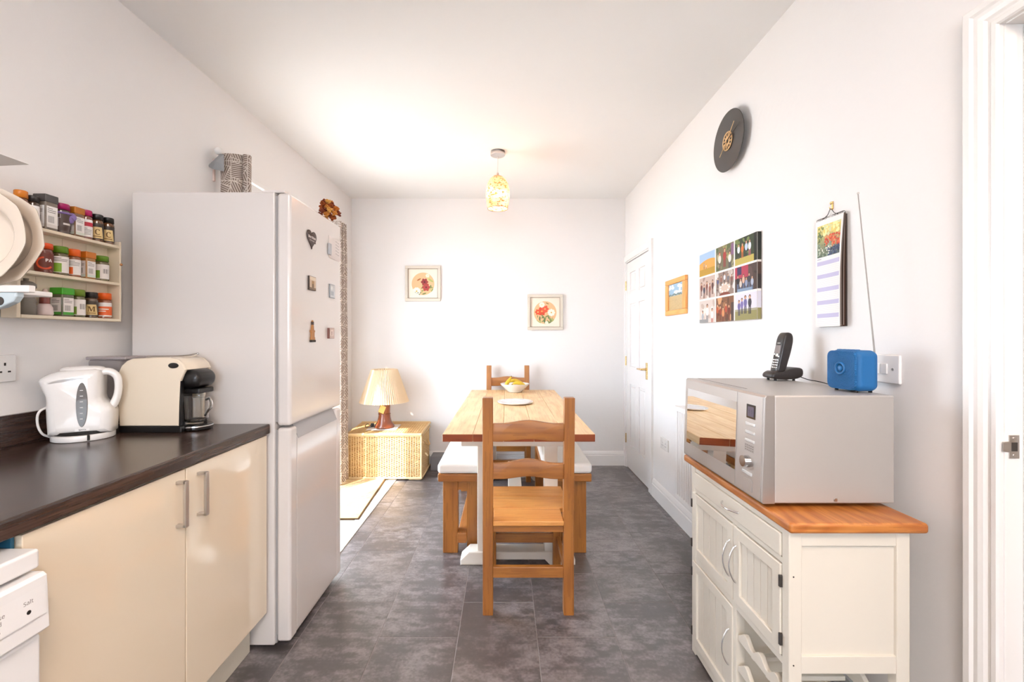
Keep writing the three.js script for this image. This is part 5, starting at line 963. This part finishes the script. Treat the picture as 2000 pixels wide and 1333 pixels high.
{ // light switch plate behind the radio
  const o = thing('cooker_switch', 'white wall switch plate partly behind the blue radio', 'switch', [XR, 1.12, -1.35]);
  part(o, 'plate', bx(XR - 0.01, XR, 1.12, 1.208, 1.279, 1.425, 0.004, 3), m.whiteGloss);
  part(o, 'rocker', bx(XR - 0.014, XR - 0.009, 1.148, 1.18, 1.318, 1.338, 0.002), m.white);
  part(o, 'rocker', bx(XR - 0.014, XR - 0.009, 1.148, 1.18, 1.345, 1.365, 0.002), m.white);
  part(o, 'screw', clean(new THREE.CylinderGeometry(0.004, 0.004, 0.002, 14)).rotateZ(Math.PI / 2).translate(XR - 0.0105, 1.164, -1.3), m.steel);
}
{
  const o = thing('wall_socket', 'white double socket low on the wall past the radiator', 'socket', [XR, 0.428, -3.187]), y = 0.471, d = 3.187;
  part(o, 'plate', bx(XR - 0.009, XR, y - 0.043, y + 0.043, d - 0.073, d + 0.073, 0.004, 3), m.whiteGloss);
  for (const s of [-1, 1]) {
    part(o, 'rocker', bx(XR - 0.0125, XR - 0.008, y + 0.008, y + 0.03, d + s * 0.05 - 0.008, d + s * 0.05 + 0.008, 0.002), m.whiteGloss);
    for (const [a, b] of [[0.028, 0.006], [0.018, -0.014], [0.038, -0.014]]) part(o, 'pin_hole', bx(XR - 0.0096, XR - 0.0088, y + b - 0.003, y + b + 0.003, d + s * a - 0.003, d + s * a + 0.003, 0.0002), m.rubber);
  }
}
{ // radiator
  const d0 = 1.93, d1 = 2.76, y0 = 0.235, y1 = 0.825, o = thing('radiator', 'white fluted panel radiator on the right wall behind the trolley', 'radiator', [XR - 0.06, y0, -(d0 + d1) / 2]);
  const n = 25, pts = [[XR - 0.05, d1]], w = (d1 - d0 - 0.03) / n;
  pts.length = 0; pts.push([XR - 0.055, d0]);
  pts.push([XR - 0.09, d0]);
  for (let k = 0; k < n; k++) { const a = d0 + 0.015 + k * w; pts.push([XR - 0.083, a + w * 0.08], [XR - 0.083, a + w * 0.32], [XR - 0.093, a + w * 0.48], [XR - 0.093, a + w * 0.92]); }
  pts.push([XR - 0.09, d1], [XR - 0.055, d1]);
  part(o, 'panel', prism(pts, y0 + 0.03, y1 - 0.03), m.trim);
  part(o, 'end_rail', [bx(XR - 0.093, XR - 0.055, y0, y0 + 0.032, d0, d1, 0.006), bx(XR - 0.093, XR - 0.055, y1 - 0.035, y1 - 0.004, d0, d1, 0.006)], m.trim);
  part(o, 'top_grille', bx(XR - 0.096, XR - 0.03, y1 - 0.008, y1, d0 - 0.003, d1 + 0.003, 0.003), m.trim);
  for (const d of [d0 + 0.15, d1 - 0.15]) part(o, 'wall_bracket', bx(XR - 0.057, XR - 0.0005, y0 + 0.05, y1 - 0.05, d - 0.02, d + 0.02, 0.002), m.trim);
}

// ---- cream trolley cupboard
const TT = 0.773;
{
  const X = 0.7505, X2 = 1.072, d0 = 1.14, d1 = 1.735, o = thing('kitchen_trolley', 'cream painted kitchen trolley with pine top, carrying the microwave', 'trolley', [0.91, 0, -1.44]);
  const P = m.ivory, b = 0.745;
  part(o, 'top', uvm(bx(0.743, 1.108, b, TT, 1.123, 1.8, 0.009, 3), 'z', 1.1, 0.2, 0.3), m.trolleyTop);
  for (const [x, d] of [[X, d0], [X2 - 0.035, d0], [X, d1 - 0.03], [X2 - 0.035, d1 - 0.03]]) part(o, 'corner_post', bx(x, x + 0.035, 0, b, d, d + 0.03, 0.003), P);
  // side towards the camera
  part(o, 'side_rail', bx(X + 0.034, X2 - 0.034, 0.705, b, d0 + 0.003, d0 + 0.025, 0.002), P);
  part(o, 'side_rail', bx(X + 0.034, X2 - 0.034, 0.365, 0.412, d0 + 0.003, d0 + 0.025, 0.002), P);
  part(o, 'side_panel', bx(X + 0.033, X2 - 0.033, 0.41, 0.707, d0 + 0.01, d0 + 0.018, 0.001), P);
  part(o, 'side_panel', bx(X + 0.033, X2 - 0.033, 0.05, b, d1 - 0.02, d1 - 0.01, 0.001), P);
  part(o, 'back_panel', bx(X2 - 0.012, X2 - 0.004, 0.38, b, d0 + 0.02, d1 - 0.02, 0.001), P);
  part(o, 'shelf', bx(X + 0.02, X2 - 0.01, 0.376, 0.388, d0 + 0.026, d1 - 0.02, 0.001), P);
  part(o, 'shelf', bx(X + 0.02, X2 - 0.01, 0.03, 0.044, d0 + 0.026, d1 - 0.02, 0.001), P);
  part(o, 'front_rail', [bx(X + 0.002, X + 0.022, 0.728, b, d0 + 0.03, d1 - 0.03, 0.001), bx(X + 0.002, X + 0.022, 0.646, 0.662, d0 + 0.03, d1 - 0.03, 0.001), bx(X + 0.002, X + 0.022, 0.372, 0.392, d0 + 0.03, d1 - 0.03, 0.001), bx(X + 0.002, X + 0.022, 0.01, 0.04, d0 + 0.03, d1 - 0.03, 0.001)], P);
  const mid = 1.415;
  part(o, 'middle_post', bx(X + 0.001, X + 0.03, 0.04, 0.65, mid - 0.012, mid + 0.012, 0.002), P);
  part(o, 'partition', bx(X + 0.03, X2 - 0.012, 0.04, 0.376, mid - 0.006, mid + 0.006, 0.001), P);
  // screw holes on the post
  for (const y of [0.625, 0.39]) part(o, 'screw_hole', clean(new THREE.CylinderGeometry(0.002, 0.002, 0.001, 10)).rotateX(Math.PI / 2).translate(X + 0.012, y, -d0 + 0.0003), m.rubber);
  const bow = (c, len, vert, y, parent) => {
    const e = len / 2, x = X - 0.006, pts = [[-1, 0.006], [-0.98, 0.0], [-0.5, -0.016], [0, -0.021], [0.5, -0.016], [0.98, 0.0], [1, 0.006]].map(([t, off]) => vert ? [x + off, y + t * e, -c] : [x + off, y, -(c + t * e)]);
    part(parent, 'handle', sweep(pts, [0.003, 0.0034, 0.0028, 0.0026, 0.0028, 0.0034, 0.003], 8, 24), m.chrome, 'chrome bow handle');
  };
  const dw = part(o, 'drawer', bx(X - 0.004, X + 0.014, 0.664, 0.727, d0 + 0.032, d1 - 0.032, 0.004, 2), P);
  bow(1.43, 0.1, false, 0.697, dw);
  const door = (a, c, y0, y1, hd, hy, hinge) => {
    const s = 0.036, x0 = X - 0.004, x1 = X + 0.013;
    const dr = part(o, 'door', [bx(x0, x1, y0, y1, a, a + s, 0.003), bx(x0, x1, y0, y1, c - s, c, 0.003), bx(x0 + 0.0003, x1, y0, y0 + s, a + s - 0.003, c - s + 0.003, 0.003), bx(x0 + 0.0003, x1, y1 - s, y1, a + s - 0.003, c - s + 0.003, 0.003)], P);
    const n = 5, w = (c - a - 2 * s + 0.004) / n;
    for (let k = 0; k < n; k++) part(dr, 'panel_board', bx(x0 + 0.008, x1 - 0.002, y0 + s - 0.002, y1 - s + 0.002, a + s - 0.002 + k * w + 0.0006, a + s - 0.002 + (k + 1) * w - 0.0006, 0.0025, 2), P);
    bow(hd, 0.12, true, hy, dr);
    for (const y of [y0 + 0.045, y1 - 0.045]) part(dr, 'hinge', bx(x0 - 0.0035, x0 + 0.006, y - 0.016, y + 0.016, hinge - 0.004, hinge + 0.004, 0.001), m.darkGrey);
  };
  door(d0 + 0.032, mid - 0.002, 0.395, 0.643, mid - 0.02, 0.525, d0 + 0.03);
  door(mid + 0.002, d1 - 0.012, 0.395, 0.643, mid + 0.02, 0.525, d1 - 0.01);
  door(mid + 0.006, d1 - 0.012, 0.042, 0.37, mid + 0.025, 0.225, d1 - 0.01);
  // wavy bottle rests in the open bay
  const wavy = (x, y) => { const a = d0 + 0.03, c = mid - 0.013, top = [], bot = []; for (let k = 0; k <= 40; k++) { const t = k / 40, d = lerp(a, c, t); top.push([d, y + 0.014 - 0.012 * Math.cos(t * 6 * Math.PI)]); bot.unshift([d, y - 0.016]); } return slabDY([...top, ...bot], x, x + 0.014, 0.002); };
  for (const y of [0.29, 0.19, 0.09]) { part(o, 'bottle_rest', wavy(X + 0.006, y), P); part(o, 'bottle_rest', wavy(X + 0.24, y + 0.004), P); }
  for (let k = 0; k < 3; k++) for (const y of [0.275, 0.175]) part(o, 'rack_bar', bx(X + 0.02, X + 0.245, y - 0.022, y - 0.008, d0 + 0.045 + k * 0.075, d0 + 0.063 + k * 0.075, 0.002), P);
}
// ---- microwave
{
  const o = thing('microwave', 'silver microwave with mirrored door standing on the trolley', 'microwave', [0.92, TT, -1.49]);
  const d0 = 1.228, d1 = 1.759, y0 = 0.785, y1 = 1.095, silver = M({ color: new THREE.Color().setRGB(0.5, 0.475, 0.45), metalness: 0.35, roughness: 0.42 });
  const xf = (y) => 0.729 + 0.009 * (y - y0) / (y1 - y0);
  part(o, 'casing', bx(0.766, 1.111, y0, y1, d0, d1, 0.006, 3), silver);
  part(o, 'top_seam', bx(0.775, 0.78, y1 - 0.001, y1 + 0.0004, d0 + 0.16, d1 - 0.02, 0.0002), m.darkGrey);
  part(o, 'front_frame', slabXY([[0.767, y0], [0.733, y0], [0.729, y0 + 0.005], [xf(y1 - 0.006), y1 - 0.006], [xf(y1) + 0.005, y1], [0.767, y1]], d0 - 0.003, d1 + 0.003, 0.002), m.brushed);
  const lay = (d, y, w, h, t, nm, mt, par, r = 0.001) => { const g = bx(-t, 0.0006, -h / 2, h / 2, -w / 2, w / 2, r); g.rotateZ(-0.029); g.translate(xf(y), y, -d); return part(par, nm, g, mt); };
  const dr = lay(1.5615, 0.94, 0.384, 0.298, 0.0012, 'door', m.brushed, o);
  const wd = lay(1.552, 0.948, 0.368, 0.216, 0.0022, 'door_window', m.mirror, dr, 0.0005); wd.userData.label = 'mirrored glass window';
  const cp = lay(1.298, 0.94, 0.132, 0.298, 0.0012, 'control_panel', m.brushed, o);
  const lcd = lay(1.289, 1.038, 0.046, 0.042, 0.0025, 'display', m.blackGloss, cp); lcd.userData.label = 'small dark display';
  const t = canvasTex(128, 96, (c) => { c.fillStyle = '#5c5a70'; c.fillRect(0, 0, 128, 96); c.fillStyle = '#32334a'; c.font = 'bold 44px monospace'; c.textAlign = 'center'; c.fillText('1 1', 60, 64); });
  const g = faceLeft(0.034, 0.03, 0, 0, 0).rotateZ(-0.029).translate(xf(1.038) - 0.0028, 1.038, -1.289);
  part(cp, 'screen_digits', g, M({ map: t, roughness: 0.2 }));
  const btn = M({ color: new THREE.Color().setRGB(0.72, 0.75, 0.77), roughness: 0.25, metalness: 0.3 });
  for (const y of [1.0, 0.975, 0.95]) lay(1.29, y, 0.048, 0.0095, 0.005, 'button', btn, cp, 0.003);
  const pt = canvasTex(128, 64, (c) => { c.fillStyle = '#a7a29e'; c.fillRect(0, 0, 128, 64); c.fillStyle = '#6d6764'; for (let i = 0; i < 5; i++) for (let j = 0; j < 3; j++) c.fillRect(8 + i * 24, 8 + j * 20, 14, 7); });
  part(cp, 'printed_symbols', faceLeft(0.05, 0.022, 0, 0, 0).rotateZ(-0.029).translate(xf(0.928) - 0.0016, 0.928, -1.293), M({ map: pt, roughness: 0.4, metalness: 0.5 }));
  part(cp, 'dial', clean(new THREE.CylinderGeometry(0.0165, 0.018, 0.018, 32)).rotateZ(Math.PI / 2 - 0.029).translate(xf(0.888) - 0.01, 0.888, -1.298), m.chrome, 'round chrome dial');
  lay(1.3, 0.852, 0.05, 0.01, 0.005, 'button', btn, cp, 0.003);
  lay(1.3, 0.819, 0.056, 0.036, 0.0028, 'door_release', m.brushed, cp, 0.001);
  part(o, 'side_screw', clean(new THREE.CylinderGeometry(0.005, 0.006, 0.003, 16)).rotateX(Math.PI / 2).translate(0.941, 0.797, -d0 + 0.0015), m.steel);
  for (const [x, d] of [[0.79, d0 + 0.05], [1.07, d0 + 0.05], [0.79, d1 - 0.05], [1.07, d1 - 0.05]]) part(o, 'foot', cyl(0.014, 0.012, 0.0125, x, TT, d, 14), m.rubber);
}
// ---- cordless telephone
{
  const o = thing('phone_cradle', 'black charging cradle of the cordless phone on the microwave', 'phone', [1.07, 1.0955, -1.665]);
  const y = 1.0955, d0 = 1.632, d1 = 1.7, body = M({ color: 0x2b2625, roughness: 0.35 });
  part(o, 'base', toCreasedNormals(slabXY(smooth([[1.012, y + 0.012], [1.012, y + 0.024], [1.03, y + 0.036], [1.05, y + 0.033], [1.068, y + 0.038], [1.1, y + 0.05], [1.128, y + 0.046], [1.13, y + 0.02], [1.11, y + 0.008], [1.04, y + 0.006]], 3), d0, d1, 0.008), 0.7), body);
  for (const [x, d] of [[1.03, d0 + 0.012], [1.1, d0 + 0.012], [1.03, d1 - 0.012], [1.1, d1 - 0.012]]) part(o, 'foot', cyl(0.005, 0.005, 0.012, x, y - 0.0003, d, 10), m.rubber);
  part(o, 'cable', sweep([[1.125, y + 0.014, -1.64], [1.14, y + 0.006, -1.62], [1.15, y + 0.003, -1.58], [1.17, y - 0.004, -1.56]], 0.0018, 6, 16), m.black);
  const h = thing('phone_handset', 'black cordless phone handset with silver keys standing in its cradle', 'phone', [1.055, y + 0.034, -1.666]);
  // side view: leaning back towards the wall
  const prof = smooth([[1.038, y + 0.03], [1.045, y + 0.075], [1.056, y + 0.13], [1.065, y + 0.168], [1.078, y + 0.184], [1.094, y + 0.18], [1.1, y + 0.16], [1.094, y + 0.12], [1.08, y + 0.07], [1.068, y + 0.036], [1.052, y + 0.03]], 4);
  part(h, 'shell', toCreasedNormals(slabXY(prof, 1.643, 1.689, 0.006), 0.7), body);
  const at = (s) => { const a = [1.0405, y + 0.045], b = [1.0605, y + 0.158]; return [lerp(a[0], b[0], s), lerp(a[1], b[1], s)]; }, tilt = -0.175;
  const put = (s, dd, w, hh, t, nm, mt, r = 0.001) => { const g = bx(-t, 0.003, -hh / 2, hh / 2, -w / 2, w / 2, r); g.rotateZ(tilt); const [px, py] = at(s); g.translate(px - 0.0005, py, -(1.666 + dd)); return part(h, nm, g, mt); };
  put(0.66, 0, 0.03, 0.032, 0.0015, 'screen', M({ color: 0x8d8584, roughness: 0.2 }));
  put(0.87, 0, 0.016, 0.004, 0.0012, 'earpiece', m.steel);
  put(0.46, -0.002, 0.013, 0.013, 0.003, 'navigation_key', m.chrome, 0.0025);
  for (const s of [-1, 1]) put(0.42 + (s > 0 ? 0.07 : 0), s * 0.0135, 0.008, 0.006, 0.002, 'key', m.chrome);
  for (let r = 0; r < 4; r++) for (let c = -1; c <= 1; c++) put(0.04 + r * 0.085, c * 0.0115, 0.0085, 0.0055, 0.002, 'key', m.chrome);
}
// ---- blue radio
{
  const x0 = 1.032, x1 = 1.108, d0 = 1.27, d1 = 1.385, y0 = 1.0995, y1 = 1.222, o = thing('radio', 'small bright blue cube radio with aerial on the microwave', 'radio', [(x0 + x1) / 2, 1.0955, -(d0 + d1) / 2]);
  const blue = new THREE.Color().setRGB(0.006, 0.13, 0.36);
  part(o, 'case', bx(x0 + 0.004, x1, y0, y1, d0, d1, 0.02, 5), M({ color: blue, roughness: 0.6, clearcoat: 0.1 }));
  const gb = dataTex(512, 512, (u, v) => { const x = u - 0.5, y = v - 0.5, r = Math.hypot(x, y), a = Math.atan2(y, x), t = 0.5 + 0.5 * Math.sin(a * 34 + r * 40) * Math.sin(r * 210); return [t, t, t]; }, false);
  const gg = bx(-0.004, 0.004, -0.058, 0.058, -0.054, 0.054, 0.0035, 3); { const p = gg.attributes.position, uv = gg.attributes.uv; for (let i = 0; i < p.count; i++) uv.setXY(i, 0.5 + p.getZ(i) / 0.116, 0.5 + p.getY(i) / 0.116); }
  const rsh = new THREE.Shape(), w = 0.053, hh = 0.057, q = 0.02;
  rsh.moveTo(-w + q, -hh); rsh.lineTo(w - q, -hh); rsh.quadraticCurveTo(w, -hh, w, -hh + q); rsh.lineTo(w, hh - q); rsh.quadraticCurveTo(w, hh, w - q, hh); rsh.lineTo(-w + q, hh); rsh.quadraticCurveTo(-w, hh, -w, hh - q); rsh.lineTo(-w, -hh + q); rsh.quadraticCurveTo(-w, -hh, -w + q, -hh);
  const fg = clean(new THREE.ExtrudeGeometry(rsh, { depth: 0.003, bevelEnabled: true, bevelSize: 0.002, bevelThickness: 0.002, bevelSegments: 2 }));
  { const p = fg.attributes.position, uv = fg.attributes.uv; for (let i = 0; i < p.count; i++) uv.setXY(i, 0.5 + p.getX(i) / 0.12, 0.5 + p.getY(i) / 0.12); }
  const gr = part(o, 'speaker_grille', fg.rotateY(-Math.PI / 2).translate(x0 + 0.005, (y0 + y1) / 2, -(d0 + d1) / 2), M({ color: blue, roughness: 0.6, bumpMap: gb, bumpScale: 0.0025 }));
  part(gr, 'centre_boss', [clean(new THREE.TorusGeometry(0.017, 0.0035, 10, 32)).rotateY(Math.PI / 2).translate(x0 - 0.0005, 1.166, -1.3275), clean(new THREE.SphereGeometry(0.0095, 18, 12)).scale(0.5, 1, 1).translate(x0 - 0.0005, 1.166, -1.3275)], M({ color: blue, roughness: 0.35 }));
  for (let k = 0; k < 5; k++) part(o, 'button', bx(x0 + 0.02, x0 + 0.034, y1 - 0.002, y1 + 0.0022, 1.292 + k * 0.0165, 1.302 + k * 0.0165, 0.002), M({ color: blue, roughness: 0.5 }));
  const an = part(o, 'aerial', sweep([[1.1, 1.19, -1.28], [1.1005, 1.3, -1.294], [1.1015, 1.71, -1.345]], [0.0026, 0.002, 0.0014], 8), M({ color: 0x96928e, roughness: 0.4, metalness: 0.5 }), 'thin telescopic aerial');
  part(an, 'tip', clean(new THREE.SphereGeometry(0.0034, 10, 8)).translate(1.1015, 1.712, -1.345), m.steel);
  for (const [x, d] of [[x0 + 0.018, d0 + 0.02], [x1 - 0.015, d0 + 0.02], [x0 + 0.018, d1 - 0.02], [x1 - 0.015, d1 - 0.02]]) part(o, 'foot', cyl(0.005, 0.005, 0.006, x, 1.0953, d, 10), m.rubber);
}

renderer.render(scene, camera);
